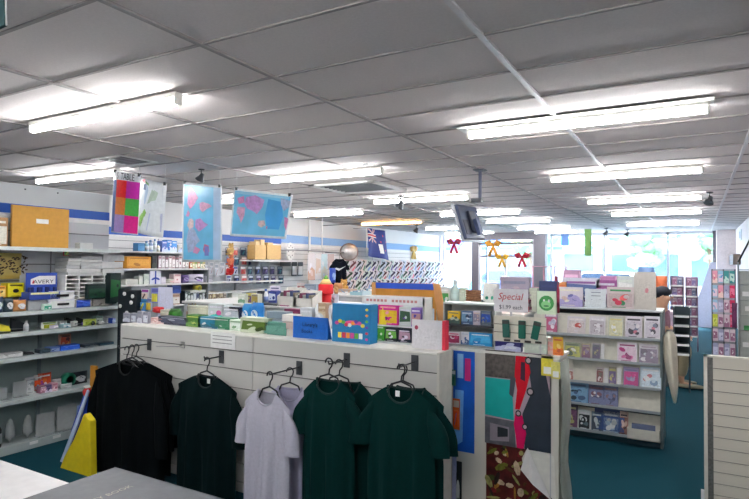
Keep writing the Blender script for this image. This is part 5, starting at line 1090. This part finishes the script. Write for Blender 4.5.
# grey grid panels
gp=empty('mesh_display_panel',(0,0,0),0,'tall grey mesh panel rack at the right edge behind the slat panel','mesh panel'); a=onY(738,262,6.0); gp.location=(a.x,6.0,0); m=M((140,146,146),.4,.3)
for k in range(5): MB().tube([(k*.12,0,0),(k*.12,0,a.z-.01*k)],.007,m,6).build('upright',gp)
for k in range(12): MB().tube([(0,0,.1+k*.135),(.48,0,.1+k*.135)],.004,m,6).build('rail',gp)
MB().box(0,.48,.01,.02,.1,a.z-.08,M((150,154,150),.5)).build('backing',gp); MB().box(0,.48,-.02,.2,0,.04,m).build('base',gp)
for i,(z,x,c,l) in enumerate([(1.35,.03,(214,214,214),'upper white price ticket on the right mesh panel'),(1.22,.05,(205,205,205),'middle white price ticket on the right mesh panel'),(1.05,.04,(40,120,60),'green plastic strip on the right mesh panel'),(.9,.03,(206,206,206),'lower white price ticket on the right mesh panel')]):
    tag(MB().box(0,.05,-.006,0,0,.04,M(c)).build('price_ticket',None,(gp.location.x+x,5.993,z)),l,'price ticket')
b=MB().tube([(0,0,0),(.09,0,.2),(.12,0,.24)],.008,BLACK,8); tag(b.build('bracket_arm',None,(a.x+.0,5.98,a.z-.0)),'black slanted bracket arm above the right mesh panel','bracket')
wr=onX(740,236,XR-.02); tag(MB().box(-.3,.3,-.02,.0,0,.25,M((200,206,214),.4)).box(-.2,.1,-.03,-.02,.05,.2,M((150,160,180),.4)).build('wall_notice',None,(XR-.001,wr.y,wr.z-.1),-PI/2),'pale blue notices on the right wall below the ceiling','notice')
# right slat panel
RY=4.5; a=onY(703.5,355,RY); t=empty('slat_panel_stand',(a.x,RY,0),0,'cream slat panel stand at the lower right edge','slat panel'); W_=.84
b=MB(); n=13; 
for k in range(n):
    z=a.z-.012-.0775*k; b.box(.055,W_,0,.016,max(0,z-.0715),z,M((214,208,194),.5,noise=.02,scale=5))
b.box(.05,W_,.012,.03,0,a.z-.012,M((96,90,84))); b.build('slats',t)
MB().box(.0,W_,-.004,.05,a.z-.012,a.z,M((222,216,204))).build('top_trim',t); MB().box(0,.022,-.004,.05,0,a.z,M((218,214,204))).build('edge_post',t); MB().box(.022,.055,.0,.04,0,a.z-.012,M((104,104,100),.4,noise=.3,scale=60)).build('slotted_strip',t)
item('box','white_clip','small white clip at the foot of the slat panel','clip',(701,490,704.5,499),('Y',RY-.03),[(226,226,226)],d=.02,z=.0)
# ================================================================== FAR LEFT WALL SHELVES
FX=-7.45
t=empty('wall_shelving',(FX,7.3,0),0,'long white shelving on the far left wall behind the gondola','shelving')
def relf(x0,x1,y0,y1,z0,z1): return (x0-FX,x1-FX,y0-7.3,y1-7.3,z0,z1)
fs_=M((214,214,212),.5); 
MB().box(*relf(XL+.013,XL+.022,5.0,9.2,0,1.76),M((170,176,180))).build('back_panel',t)
for z,y0,y1 in ((1.775,5.0,7.1),(1.507,5.2,7.2),(1.26,5.2,9.2),(1.08,7.15,9.0),(.91,6.2,9.0),(.6,5.2,9.0)):
    MB().box(*relf(XL+.022,FX,y0,y1,z-.025,z),fs_,.002).build('shelf',t)
for y in (5.1,6.15,7.15,8.2): MB().box(*relf(XL+.022,XL+.05,y-.015,y+.015,0,1.75),MGREY).build('upright',t)
MB().box(*relf(XL+.03,FX+.0,7.14,7.16,.4,1.5),M((120,126,130))).build('divider',t)
def F(kind,name,label,cat,rc,z,cols,d=.12,off=0,**kw): return item(kind,name,label,cat,rc,('X',FX-.03-off),cols,d=d,z=z,**kw)
F('box','file_box','teal blue box on the far top shelf left of the white bottles','box',(138,243,145,251),1.775,[(36,110,160),(60,130,180)],n=0,title=False)
for i,(x0,x1,y0,c,l) in enumerate([(146,150,241,(150,190,205),'leftmost pale bottle on the far top shelf'),(150,154,240,(140,160,195),'second pale bottle on the far top shelf'),(154.5,157.5,239,(206,220,225),'white bottle on the far top shelf'),(158,161,244,(220,214,190),'cream bottle left of the blue packets')]):
    F('bottle','glue_bottle',l,'bottle',(x0,y0,x1,252),1.775,[c,(225,228,230),(90,130,180)],d=.08,group='bottles on the far top shelf')
for i,(x0,x1,y0,c,l) in enumerate([(162,167,241,(90,120,200),'leftmost blue packet on the far top shelf'),(167,172,240,(60,130,206),'blue packet second from left on the far top shelf'),(172,177,241,(80,150,220),'light blue packet on the far top shelf'),(178,184,245,(214,216,205),'cream packet right of the blue packets')]):
    F('box','paper_packet',l,'packet',(x0,y0,x1,253),1.775,[c,(200,214,235),(40,80,190),(225,225,235)],n=3)
F('box','storage_box','mustard yellow storage box on the second far shelf','box',(127,256.5,151,269),1.508,[(206,140,36),(214,156,54),(170,110,30)],n=1,title=False,d=.3)
F('box','storage_box','black box right of the mustard yellow box','box',(152,256,157,269),1.507,[(26,30,34),(50,56,50)],n=0,title=False)
for i in range(9):
    x=158.5+i*3.4; c=[(190,160,170),(206,200,200),(150,130,140),(214,206,206),(196,170,176),(140,126,130),(206,190,196),(170,160,160),(190,186,186)][i]
    F('book','ring_binder','pale pink and grey binder number row, %s from the black box'%['first','second','third','fourth','fifth','sixth','seventh','eighth','ninth'][i],'binder',(x,255.5+(i%3)*.5,x+3.1,268.5),1.507,[c,(230,225,225),(150,90,100)],group='binders on the second far shelf',n=1)
for i in range(6):
    x=190+i*2.6; c=[(200,120,90),(206,190,120),(150,180,90),(205,140,110),(120,160,130),(190,180,110)][i]
    F('box','ink_carton','small ink carton, %s in the row below the tall map'%['first','second','third','fourth','fifth','sixth'][i],'carton',(x,262,x+2.4,268),1.507,[c,(230,225,205),(90,80,60)],group='small ink cartons below the tall map',n=1,off=.02)
for i,(x0,x1,y0,l) in enumerate([(205,209,261,'leftmost white bag hanging below the tall map'),(210,214,262,'second white bag hanging below the tall map'),(215,219,264,'third white bag hanging below the tall map'),(220,225,262,'fourth white bag hanging below the tall map')]):
    F('blister','hanging_bag',l,'pack',(x0,y0,x1,y0+13),None,[(206,206,210),(150,160,170),(190,196,205),(170,150,150)],d=.04,off=.25)
F('box','paper_ream','long pale ream box at the left of the third far shelf','box',(126,279,138,285),1.26,[(206,206,198),(190,190,184)],n=0,title=False)
F('box','envelope_box','pale box second on the third far shelf','box',(139,276,143,285),1.26,[(200,206,196),(214,218,210)],n=0,title=False); F('box','envelope_box','taller pale box third on the third far shelf','box',(144,274,149,285),1.26,[(190,200,192),(210,216,208)],n=0,title=False)
tt=F('box','gift_box','white box with blue ribbon bow on the third far shelf','box',(150,271,161,285),1.26,[(214,216,230)],n=0)
loc,rz,w,d,h=fit((150,271,161,285),('X',FX-.03),.1,1.26); bb=M((40,70,170)); MB().box(-w*.06,w*.06,-.003,.0,0,h,bb).disc(-w*.2,h*.4,w*.2,h*.08,-.002,bb,8,rot=.4).disc(w*.2,h*.4,w*.2,h*.08,-.002,bb,8,rot=-.4).build('ribbon',tt)
F('box','envelope_box','lilac white box right of the ribbon box','box',(161,277,166,285),1.26,[(206,200,216),(220,216,226)],n=0,title=False)
F('bag','cloth_pack','cream crumpled pack before the rose box','pack',(168,279,176,285),1.26,[(206,204,190),(226,180,180)]); F('box','envelope_box','rose edged box on the third far shelf','box',(174,274,181,285),1.26,[(214,190,190),(226,206,206),(190,120,130)],n=1)
F('bag','soft_toy','dark purple soft pack left of the navy and white one','pack',(182,275,191,284),1.26,[(90,70,130),(150,130,180)]); F('bag','soft_toy','navy and white soft pack with purple edge','pack',(191,274,206,284.5),1.26,[(214,210,226),(26,24,70),(120,60,170)])
F('box','paper_packet','grey packet near the shelf divider','packet',(206,276,213,284),1.26,[(150,150,160),(180,180,190)],n=0,title=False)
F('roll','tape_roll','bright yellow roll below the purple pack','tape',(195,285,204,291),1.12,[(220,206,60),(240,236,200)],off=.0); 
F('box','tape_carton','grey carton under the yellow roll','carton',(190,290,206,292.5),1.085,[(170,176,170),(190,190,186)],n=0,title=False)
for i in range(8):
    x=185+i*2.9; c=[(26,40,50),(40,60,54),(20,24,30),(190,200,206),(60,70,110),(36,40,46),(90,96,90),(30,34,40)][i]
    F('book','catalogue','dark upright catalogue, %s from the left on the lowest far shelf'%['first','second','third','fourth','fifth','sixth','seventh','eighth'][i],'book',(x,291+(i%3),x+2.6,303),.91,[c,(200,205,205),(120,130,120)],group='dark catalogues on the lowest far shelf',n=1)
for i in range(5):
    x=209+i*3.6; c=[(190,176,150),(206,190,150),(170,150,130),(200,180,150),(180,170,160)][i]
    F('box','label_carton','beige striped carton, %s right of the catalogues'%['first','second','third','fourth','fifth'][i],'carton',(x,292,x+3.2,302),.91,[c,(120,100,80),(225,215,190)],group='beige cartons on the lowest far shelf',n=2)
F('box','envelope_box','white square box at the right end of the lowest far shelf','box',(232,292,242,301),.91,[(214,216,206),(225,226,220)],n=0,title=False)
F('box','file_box','deep blue box left of the catalogues','box',(172,285,181,293),1.1,[(24,50,120),(40,70,150)],n=0,title=False); F('box','file_box','tan and white box below the deep blue box','box',(171,294,180,304),.91,[(190,160,140),(220,214,206),(150,110,90)],n=1)
# packs hanging in rows (navy, white, blue) on the wall
pk=0
rowsn=['top','second','third','fourth','bottom']
for r_,(yy) in enumerate((247.5,257,266.5,275.5)):
    for c_ in range(8):
        x=226+c_*7.4+(r_%2)*1.0
        if yy<260 and 255<x<283: continue
        cols=R.choice([[(30,40,76),(205,210,225),(24,34,70),(60,90,160)],[(36,60,90),(190,200,210),(30,50,80),(40,120,130)],[(200,204,214),(60,80,150),(190,196,214),(30,40,90)],[(40,70,170),(220,225,235),(36,60,150),(30,40,90)],[(190,150,150),(230,225,225),(200,60,70),(214,120,90)] if x<246 else [(60,56,100),(200,200,220),(50,46,90),(120,100,170)]])
        w_=4.6+(c_%3)*.5
        item('blister','hanging_pack','hanging stationery pack, %s row, %s from the left on the far left wall'%(rowsn[r_],['first','second','third','fourth','fifth','sixth','seventh','eighth'][c_]),'pack',(x,yy,x+w_,yy+8),('X',XL+.09),cols,d=.04,group='hanging packs on the far left wall',hook=False)
for i,(y0,c,l) in enumerate([(247,(206,170,110),'golden plush toy hanging beside the wide map'),(257,(206,120,90),'red and tan plush toy hanging under the golden one'),(267,(190,50,50),'red plush toy lowest beside the map')]):
    p=onX(231,y0+8,-7.5); teddy((p.x,p.y,p.z),.2,c,l,None); bpy.data.objects[-1] if 0 else None
# light wooden trays
for x0,x1,l in ((255,266,'left light wooden crate on the upper ledge of the far wall'),(267,281,'right light wooden crate on the upper ledge of the far wall')):
    item('tray','wooden_crate',l,'crate',(x0,245,x1,259.5),('X',-7.55),[(216,176,110),(226,196,140)],d=.2,n=2)
a=onX(252,260,-7.5); c2=onX(300,261,-7.5); t=empty('wall_ledge',(-7.5,(a.y+c2.y)/2,a.z),0,'white ledge under the light wooden crates','shelf'); MB().box(-.33,.02,-(c2.y-a.y)/2,(c2.y-a.y)/2,-.025,0,WHITE).build('board',t)
for yy in (-.5,.5): MB().box(-.33,-.05,yy-.01,yy+.01,-.12,-.025,MGREY).build('bracket',t)
# white oval clock
p=onX(291,253.5,-7.6); t=empty('oval_clock',(p.x-.03,p.y,a.z+.001),PI/2,'white oval dial with dark figures right of the wooden crates','clock'); 
MB().disc(0,.2,.13,.19,0,WHITE,20,.02).build('dial',t); b=MB()
for k in range(8): b.disc(.08*math.cos(k*PI/4),.2+.12*math.sin(k*PI/4),.014,.014,-.021,BLACK,6)
b.build('figures',t)
for x0,x1,y0,y1,c,l in [(292,297,262,276,(40,50,60),'left of two narrow dark framed cards on the far wall'),(298,303,262,276,(50,56,66),'right of two narrow dark framed cards on the far wall')]:
    tt=item('card','framed_card',l,'frame',(x0,y0,x1,y1),('X',XL+.05),[c,(225,226,228),(225,226,228)],d=.02,n=0,title=False)
# white banners / posters on rail
for x0,x1,y0,y1,c,l in [(308,315,253,280,[(214,206,206),(190,140,110),(206,170,150),(225,220,225)],'left tall pale chart hanging from the long rail'),(315.5,321,253,279,[(220,216,214),(206,180,160),(226,220,220)],'middle tall pale chart hanging from the long rail'),(321.5,327,254,278,[(196,220,226),(206,205,190),(225,230,232)],'right tall pale chart with mint edges hanging from the rail'),(328,334,254,278,[(190,160,150),(214,190,180),(170,150,150)],'brownish chart at the right end of the long rail')]:
    item('card','hanging_chart',l,'chart',(x0,y0,x1,y1),('X',-7.3),c,d=.01,n=3,title=False)
a=onX(296,250,-7.3); c2=onX(344,252.5,-7.3); b=MB().tube([a,c2],.012,STEEL,8); b2=MB()
t=empty('display_rail',(0,0,0),0,'long silver rail standing out from the far left wall','rail'); b.build('rail',t)
for q in (a,c2): MB().tube([q,Vector((XL,q.y,q.z))],.01,STEEL,8).build('bracket',t)
p=onX(322,250,-7.25); MB().tube([(p.x,p.y,p.z),(p.x,p.y,CEIL)],.014,WHITE,8).build('hanging_pole',t)
p2=onX(360,218,-7.25); tag(MB().tube([(p.x,p.y,onX(325,226,-7.25).z),(p2.x,p2.y,min(p2.z,CEIL-.02))],.008,DGREY,6).build('brace_rod',None,(0,0,0)),'thin dark rod slanting up from the white pole','rod')
# convex mirror
p=onX(349,252,-7.3); t=empty('convex_mirror',p,.65,'round convex security mirror above the hanging black tee','mirror'); 
MB().ell((0,0,0),(.2,.08,.19),M((190,186,184),.25,.3,noise=.3,scale=6),18,10,fn=lambda q:1 if q.y<.05 else .3).build('mirror_dome',t); MB().tube([((.21)*math.cos(k*PI/10),.0,.2*math.sin(k*PI/10)) for k in range(20)],.018,M((130,110,110)),8,closed=True).build('rim',t); MB().tube([(0,0,0),(0,.5,.05)],.012,STEEL,6).build('arm',t)
# hanging black tee
p=onX(339.5,259,-7.1); tt=tee(p.x,p.y,p.z,.34,.66,(8,14,26),'black tee with white curved mark hanging on the far left wall',.7,sl_len=.14,seed=33,sw=.05); MB().tube([(0,0,.0),(0,0,.12),(0,.6,.12)],.006,STEEL,6).build('hanging_bar',tt); MB().poly([(-.13,-.22),(-.02,-.27),(.14,-.16),(-.0,-.22),(-.08,-.2)],-.075,WHITE,.002).build('printed_mark',tt)
tt=item('bag','cloth_bag','blue cloth bag hanging left of the black tee','bag',(331,268,337,283),('X',-7.1),[(40,80,190),(150,180,230)],d=.08)
# card pack wall
RW=['top','upper middle','lower middle','bottom']; cnt=0
ph=[(226,226,230),(214,206,214),(205,214,226),(226,214,214),(206,220,214)]
bar_=empty('pegboard_rail_set',(XL+.02,15,0),PI/2,'white peg rails carrying the hanging pens on the far left wall','rails')
for k,z in enumerate((1.72,1.45,1.2,.98)): MB().box(-3.2,3.2,-.03,.0,z-.01,z+.01,WHITE).build('rail',bar_)
proto=None
for k,z in enumerate((1.72,1.45,1.2,.98)):
    for j in range(24):
        Yp=11.95+j*.26+(k%2)*.1
        cc=R.choice([(40,60,120),(150,50,60),(70,50,120),(60,110,80),(60,70,90),(190,90,110),(90,120,170)])
        loc=Vector((XL+.2,Yp,z-.2))
        b=MB().box(-.1,.1,0,.004,-.12,.22,M(ph[(j+k)%5],.4)); b.poly([(-.09,-.08),(-.04,-.1),(.05,.17),(-.0,.2)],-.0006,M([v*.55 for v in cc])); b.poly([(.03,-.06),(.08,-.1),(.09,.06),(.06,.1)],-.0006,M([min(255,v+40) for v in cc])); b.disc(-.04,.15,.025,.02,-.0007,M([v//2 for v in cc]),7)
        o=b.build('hanging_card_pack',None,loc,PI/2-.5,ry=.55 if (j*7+k)%3 else .2)
        tag(o,'white hanging card pack on the %s peg rail of the far left wall'%RW[k],'card pack','white card packs on the %s rail'%RW[k])
# flag
p0=onX(367,228,-7.4); t=empty('hanging_flag',(-7.4,p0.y,p0.z),PI/2,'blue flag with a small red and white cross canton and stars','flag')
b=MB(); nx,nz=16,14; w=1.3;h=.72; vs=[];fs=[]
def fp(u,v,o=0): return (u*w*(.72+.28*v), -.05*math.sin(u*9+v*2)-o, -v*h*(1+.12*u)-.02*u)
for j in range(nz+1):
    for i in range(nx+1): vs.append(fp(i/nx,j/nz))
for j in range(nz):
    for i in range(nx): a=j*(nx+1)+i; fs.append((a,a+nx+1,a+nx+2,a+1))
b.add(vs,fs,M((34,50,130),.7),True); o=b.build('cloth',t); md=o.modifiers.new('thickness','SOLIDIFY'); md.thickness=.003
def fquad(b,u0,v0,u1,v1,m,o=.006,diag=None,n=6):
    for i in range(n):
        a,c=i/n,(i+1)/n
        if diag is None: q=[fp(u0+(u1-u0)*a,v0,o),fp(u0+(u1-u0)*a,v1,o),fp(u0+(u1-u0)*c,v1,o),fp(u0+(u1-u0)*c,v0,o)]
        else: q=[fp(u0+(u1-u0)*a,v0+(v1-v0)*a-diag,o),fp(u0+(u1-u0)*a,v0+(v1-v0)*a+diag,o),fp(u0+(u1-u0)*c,v0+(v1-v0)*c+diag,o),fp(u0+(u1-u0)*c,v0+(v1-v0)*c-diag,o)]
        b.add(q,[(0,1,2,3)],m)
b=MB(); rd=M((200,40,60)); 
fquad(b,.02,.02,.5,.46,WHITE,.006,.03); fquad(b,.02,.46,.5,.02,WHITE,.006,.03); fquad(b,.02,.02,.5,.46,rd,.008,.012); fquad(b,.02,.46,.5,.02,rd,.008,.012)
fquad(b,.2,.0,.32,.48,WHITE,.009); fquad(b,.0,.18,.52,.3,WHITE,.009); fquad(b,.23,.0,.29,.48,rd,.011); fquad(b,.0,.21,.52,.27,rd,.011); b.build('union_canton',t)
b=MB()
for u,v in ((.75,.2),(.64,.42),(.86,.4),(.76,.7)):
    pts=[]; 
    for k in range(10): r_=.055 if k%2==0 else .022; pts.append((u+r_*math.sin(k*PI/5)*.55,v-r_*math.cos(k*PI/5)))
    b.add([fp(a_,b_,.01) for a_,b_ in pts],[tuple(range(9,-1,-1))],M((214,80,100)))
b.build('stars',t)
b=MB(); fquad(b,.55,.5,.68,.82,WHITE,.012,n=2); b.build('paper_tag',t); MB().tube([(0,0,.02),(0,0,-h)],.012,WHITE,8).tube([(0,0,0),(0,.42,0)],.008,STEEL,6).build('pole',t)
# bows
def bow(p,c,label,s=.13,cat='bow',rz=0):
    t=empty('ribbon_bow',p,rz,label,cat,'ribbon bows'); m=M(c,.5)
    for sx in (-1,1):
        MB().tube([(0,0,0),(sx*s*.5,-.01,s*.45),(sx*s*.85,0,s*.3),(sx*s*.7,.01,-s*.05),(0,0,0)],s*.12,m,8,radii=[s*.1,s*.26,s*.3,s*.24,s*.1]).build('loop',t)
        MB().tube([(0,0,0),(sx*s*.2,0,-s*.6),(sx*s*.5,0,-s*1.4)],s*.1,m,6,radii=[s*.1,s*.2,s*.22]).build('tail',t)
    MB().ell((0,0,0),(s*.14,s*.12,s*.14),m,10,7).build('knot',t)
bow(onY(454,243,YB-.15),(150,6,30),'red bow hanging in the left shop window',.26)
bow(onY(493,245,YE-.06),(180,120,16),'gold bow with long tails hanging from the entrance header',.25)
bow(onY(502,258,YE-.04),(190,140,20),'gold bow on the transom bar of the entrance',.2)
bow(onY(522,257,YE-.04),(160,8,36),'red bow on the transom bar of the entrance',.22)
bow(onX(414,250,XL+.05),(222,186,110),'pale gold bow on the far left wall right of the flag',.2,rz=PI/2)

a=onY(717,262,17.6); c2=onY(699,318,17.6)
tag(MB().poly([(0,0),(.42,0),(.42,1.75),(.3,1.75),(0,.8)],0,M((196,200,222),.6),.03).build('leaning_board',None,(c2.x-.02,17.6,0)),'pale lavender slanted board leaning under the right end of the window','board')
# ================================================================== HANGING POSTERS
ocean=M((108,186,222),.3,noise=.12,scale=5); land=[(206,130,176),(214,160,190),(186,140,196),(206,180,180),(160,170,200),(210,120,150)]
CONT=[[(.04,.78),(.12,.86),(.26,.88),(.33,.8),(.27,.68),(.22,.62),(.17,.55),(.12,.62),(.07,.7)],[(.24,.52),(.32,.5),(.36,.42),(.31,.3),(.27,.16),(.24,.24),(.22,.42)],[(.46,.62),(.56,.63),(.62,.52),(.57,.38),(.52,.26),(.49,.38),(.44,.48)],[(.46,.82),(.54,.88),(.6,.8),(.56,.68),(.48,.68),(.45,.74)],[(.6,.84),(.74,.9),(.9,.84),(.88,.7),(.78,.58),(.74,.48),(.68,.56),(.6,.64),(.57,.72)],[(.78,.36),(.86,.4),(.93,.32),(.88,.22),(.8,.24)],[(.34,.86),(.42,.92),(.43,.84),(.38,.8)]]
CONTP=[[(.08,.8),(.2,.86),(.22,.72),(.12,.68)],[(.1,.62),(.24,.62),(.24,.45),(.19,.28),(.15,.4),(.09,.5)],[(.24,.84),(.4,.9),(.56,.82),(.54,.66),(.46,.5),(.38,.56),(.28,.6),(.22,.7)],[(.5,.36),(.6,.38),(.63,.28),(.56,.22),(.5,.26)],[(.82,.9),(.98,.86),(.97,.72),(.9,.62),(.84,.76)],[(.64,.24),(.67,.26),(.66,.18)],[(.92,.5),(.99,.46),(.98,.2),(.94,.3)]]
def poster(px,Y,label,draw,cat='poster',name='hanging_poster',bend=.04,clips=((.05,1),(.95,1)),cord=True):
    """px: four picture corners (tl,tr,br,bl) used to measure its real corners in the plane Y"""
    q=[onY(x,y,Y) for x,y in px]; base=q[3]; t=empty(name,(base.x,Y,base.z),0,label,cat)
    def f(u,v,o=0):
        top=q[0].lerp(q[1],u); bot=q[3].lerp(q[2],u); p=bot.lerp(top,v)-Vector((base.x,Y,base.z)); return (p.x, -bend*math.sin(u*PI)*(1-v*.4)-o, p.z)
    b=MB(); vs=[];fs=[];n=12
    for j in range(n+1):
        for i in range(n+1): vs.append(f(i/n,j/n))
    for j in range(n):
        for i in range(n): a=j*(n+1)+i; fs.append((a,a+1,a+n+2,a+n+1))
    b.add(vs,fs,M((232,236,240),.25),True); o=b.build('sheet',t); md=o.modifiers.new('thickness','SOLIDIFY'); md.thickness=.0012
    b=MB(); draw(b,f); b.build('print',t)
    for u,v in clips:
        p=f(u,v); MB().box(p[0]-.012,p[0]+.012,p[1]-.012,p[1]+.012,p[2]-.02,p[2]+.014,BLACK).build('clip',t)
        if cord: MB().tube([p,(p[0],p[1],CEIL-base.z)],.0018,WHITE,5).build('cord',t)
    return t
def grid(b,f,u0,v0,u1,v1,m,o,n=5):
    vs=[];fs=[]
    for j in range(n+1):
        for i in range(n+1): vs.append(f(u0+(u1-u0)*i/n,v0+(v1-v0)*j/n,o))
    for j in range(n):
        for i in range(n): a=j*(n+1)+i; fs.append((a,a+1,a+n+2,a+n+1))
    b.add(vs,fs,m,True)
def fpoly(b,f,pts,m,o): b.add([f(u,v,o) for u,v in pts],[tuple(range(len(pts)))] if sum(pts[i][0]*pts[(i+1)%len(pts)][1]-pts[(i+1)%len(pts)][0]*pts[i][1] for i in range(len(pts)))>0 else [tuple(reversed(range(len(pts))))],m)
def ftext(b,f,s,size,u,v,m,o):
    vs,fs=text_geo(s); b.add([f(u+a[0]*size,v+a[1]*size*.9,o) for a in vs],fs,m)
def d_table(b,f):
    grid(b,f,.02,.02,.18,.86,M((50,90,170),.3),.002)
    cs=[(230,40,40),(190,40,160),(232,140,50),(70,180,70),(176,150,210),(226,30,140)]
    for k,c in enumerate(cs): u0=.18+(k%2)*.405; v1=.87-(k//2)*.285; grid(b,f,u0,v1-.285,u0+.405,v1,M(c,.3,noise=.1,scale=40),.003)
    ftext(b,f,'S  TABLE',.17,.5,.93,BLACK,.003)
poster([(114,171),(141,175),(138,235),(111,232)],3.85,'tall poster with six coloured squares under a table heading',d_table)
def d_nz(b,f):
    fpoly(b,f,[(.04,.03),(.95,.05),(.96,.45),(.04,.48)],M((206,208,224),.2),.0015); fpoly(b,f,[(.04,.5),(.96,.48),(.9,.9),(.05,.93)],M((206,212,226),.2),.0015); fpoly(b,f,[(.5,.56),(.6,.6),(.72,.78),(.62,.84),(.56,.7)],M((180,196,180),.3),.003)
    fpoly(b,f,[(.05,.95),(.42,.96),(.5,.8),(.42,.55),(.1,.52)],M((176,196,220),.3),.002); fpoly(b,f,[(.3,.9),(.44,.92),(.4,.8),(.3,.8)],M((60,80,120),.3),.003)
    fpoly(b,f,[(.15,.14),(.28,.12),(.5,.4),(.42,.46),(.2,.3)],M((130,180,80),.3,noise=.3,scale=30),.003); fpoly(b,f,[(.62,.62),(.75,.66),(.8,.8),(.68,.84),(.6,.74)],M((190,206,190),.3),.002); fpoly(b,f,[(.55,.08),(.95,.1),(.95,.44),(.6,.4)],M((190,196,222),.3),.002)
    fpoly(b,f,[(.2,.97),(.36,1.0),(.36,.92),(.24,.92)],M((206,50,60),.3),.004); fpoly(b,f,[(.36,.97),(.5,.93),(.5,.89),(.38,.92)],M((90,150,80),.3),.004)
poster([(139,177),(167,184),(163,238),(137,232)],4.05,'white regional map poster with a green island and glossy glare',d_nz,bend=.07)
def d_map1(b,f):
    grid(b,f,.04,.03,.8,.97,ocean,.002); grid(b,f,.8,.03,.97,.97,M((176,200,226),.25,noise=.1,scale=6),.002)
    # turned on its side
    for k,c in enumerate(CONT): fpoly(b,f,[(.12+.7*(.5+(.5-y)*1.25),.1+.8*(.5+(.5-x)*1.2)) for x,y in c],M(land[k%6],.3,noise=.2,scale=30),.004)
    grid(b,f,.6,.08,.7,.2,M((120,120,190),.3),.005); fpoly(b,f,[(.3,.12),(.42,.1),(.5,.16),(.36,.2)],M((206,140,180),.3),.005)
poster([(183,182),(222,186),(222,262),(182,262)],4.6,'tall world map poster hung sideways in the middle of three maps',d_map1,bend=.012)
def d_map2(b,f):
    grid(b,f,.03,.05,.97,.95,ocean,.002); fpoly(b,f,[(.62,.85),(.6,.5),(.66,.2),(.86,.2),(.9,.5),(.84,.82)],M((70,160,220),.3,noise=.15,scale=4),.003)
    for k,c in enumerate(CONTP): fpoly(b,f,c,M(land[k%6],.3,noise=.2,scale=30),.004)
    grid(b,f,.05,.89,.95,.94,M((150,200,226),.3),.003)
poster([(234,188),(293,195),(286,239),(230,236)],4.75,'wide world map poster hanging right of the tall sideways map',d_map2,bend=.008)
# ================================================================== HANGING SCREEN
YT=5.8; a=onY(468,222,YT); t=empty('hanging_screen',(a.x,YT,a.z),.25,'dark hanging screen seen from behind under the ceiling','screen'); t.location=(-2.11,YT,2.07); t.rotation_euler=(-.29,-.04,1.56)
MB().box(-.29,.29,0,.045,-.19,.19,M((50,62,92),.35),.01).build('screen_back',t); MB().box(-.31,.31,.03,.06,-.21,.21,M((190,192,200),.3),.006).build('bezel',t)
MB().box(-.08,.1,-.03,0,-.12,.12,M((34,40,60)),.006).box(-.03,.05,-.07,-.03,-.16,.02,M((70,84,120))).box(-.25,-.12,-.006,0,-.14,.02,M((30,36,54))).build('mount_bracket',t)
pp=onY(480,206,YT); tag(MB().tube([(0,0,0),(.0,0,-.32)],.018,M((96,100,120)),10).box(-.06,.06,-.06,.06,-.012,0,DGREY).box(-.09,.02,-.03,.03,-.35,-.31,DGREY).build('ceiling_pole',None,(pp.x,YT,CEIL-.006)),'short grey pole holding the hanging screen to the ceiling','pole')
# hanging green strip and blue tag in the window
a=onY(588,229,12.5); c2=onY(588,256,12.5); tag(MB().box(-.07,.07,0,.01,c2.z,min(a.z,CEIL-.01),M((110,160,80),.6)).build('hanging_strip',None,(a.x,12.5,0)),'long green strip hanging before the shop window','strip')
a=onY(565,234,16); c2=onY(565,246,16); tag(MB().box(-.1,.1,0,.01,c2.z,a.z,M((90,130,190),.6)).tube([(0,0,a.z),(0,0,CEIL-.007)],.004,WHITE,5).build('hanging_tag',None,(a.x,16,0)),'blue square tag hanging left of the green strip','tag')
# ================================================================== LIGHT
w=bpy.data.worlds.new('sky'); scene.world=w; w.use_nodes=True; nt=w.node_tree; bg=nt.nodes['Background']
tc=nt.nodes.new('ShaderNodeTexCoord'); sp=nt.nodes.new('ShaderNodeSeparateXYZ'); rp=nt.nodes.new('ShaderNodeValToRGB')
nt.links.new(tc.outputs['Generated'],sp.inputs[0]); nt.links.new(sp.outputs['Z'],rp.inputs[0]); nt.links.new(rp.outputs[0],bg.inputs[0])
rp.color_ramp.elements[0].position=.0; rp.color_ramp.elements[0].color=(.95,.97,1,1); rp.color_ramp.elements[1].position=.6; rp.color_ramp.elements[1].color=(.55,.75,1,1)
bg.inputs[1].default_value=7.5
sun=bpy.data.lights.new('sun','SUN'); sun.energy=9; sun.angle=.02; so=bpy.data.objects.new('sun',sun); COL.objects.link(so); so.rotation_euler=(math.radians(38),0,math.radians(200)); so.location=(0,YB+10,12)
scene.view_settings.view_transform='Standard'; scene.view_settings.look='None'; scene.view_settings.gamma=1; scene.view_settings.use_curve_mapping=False
scene.view_settings.exposure=1.36
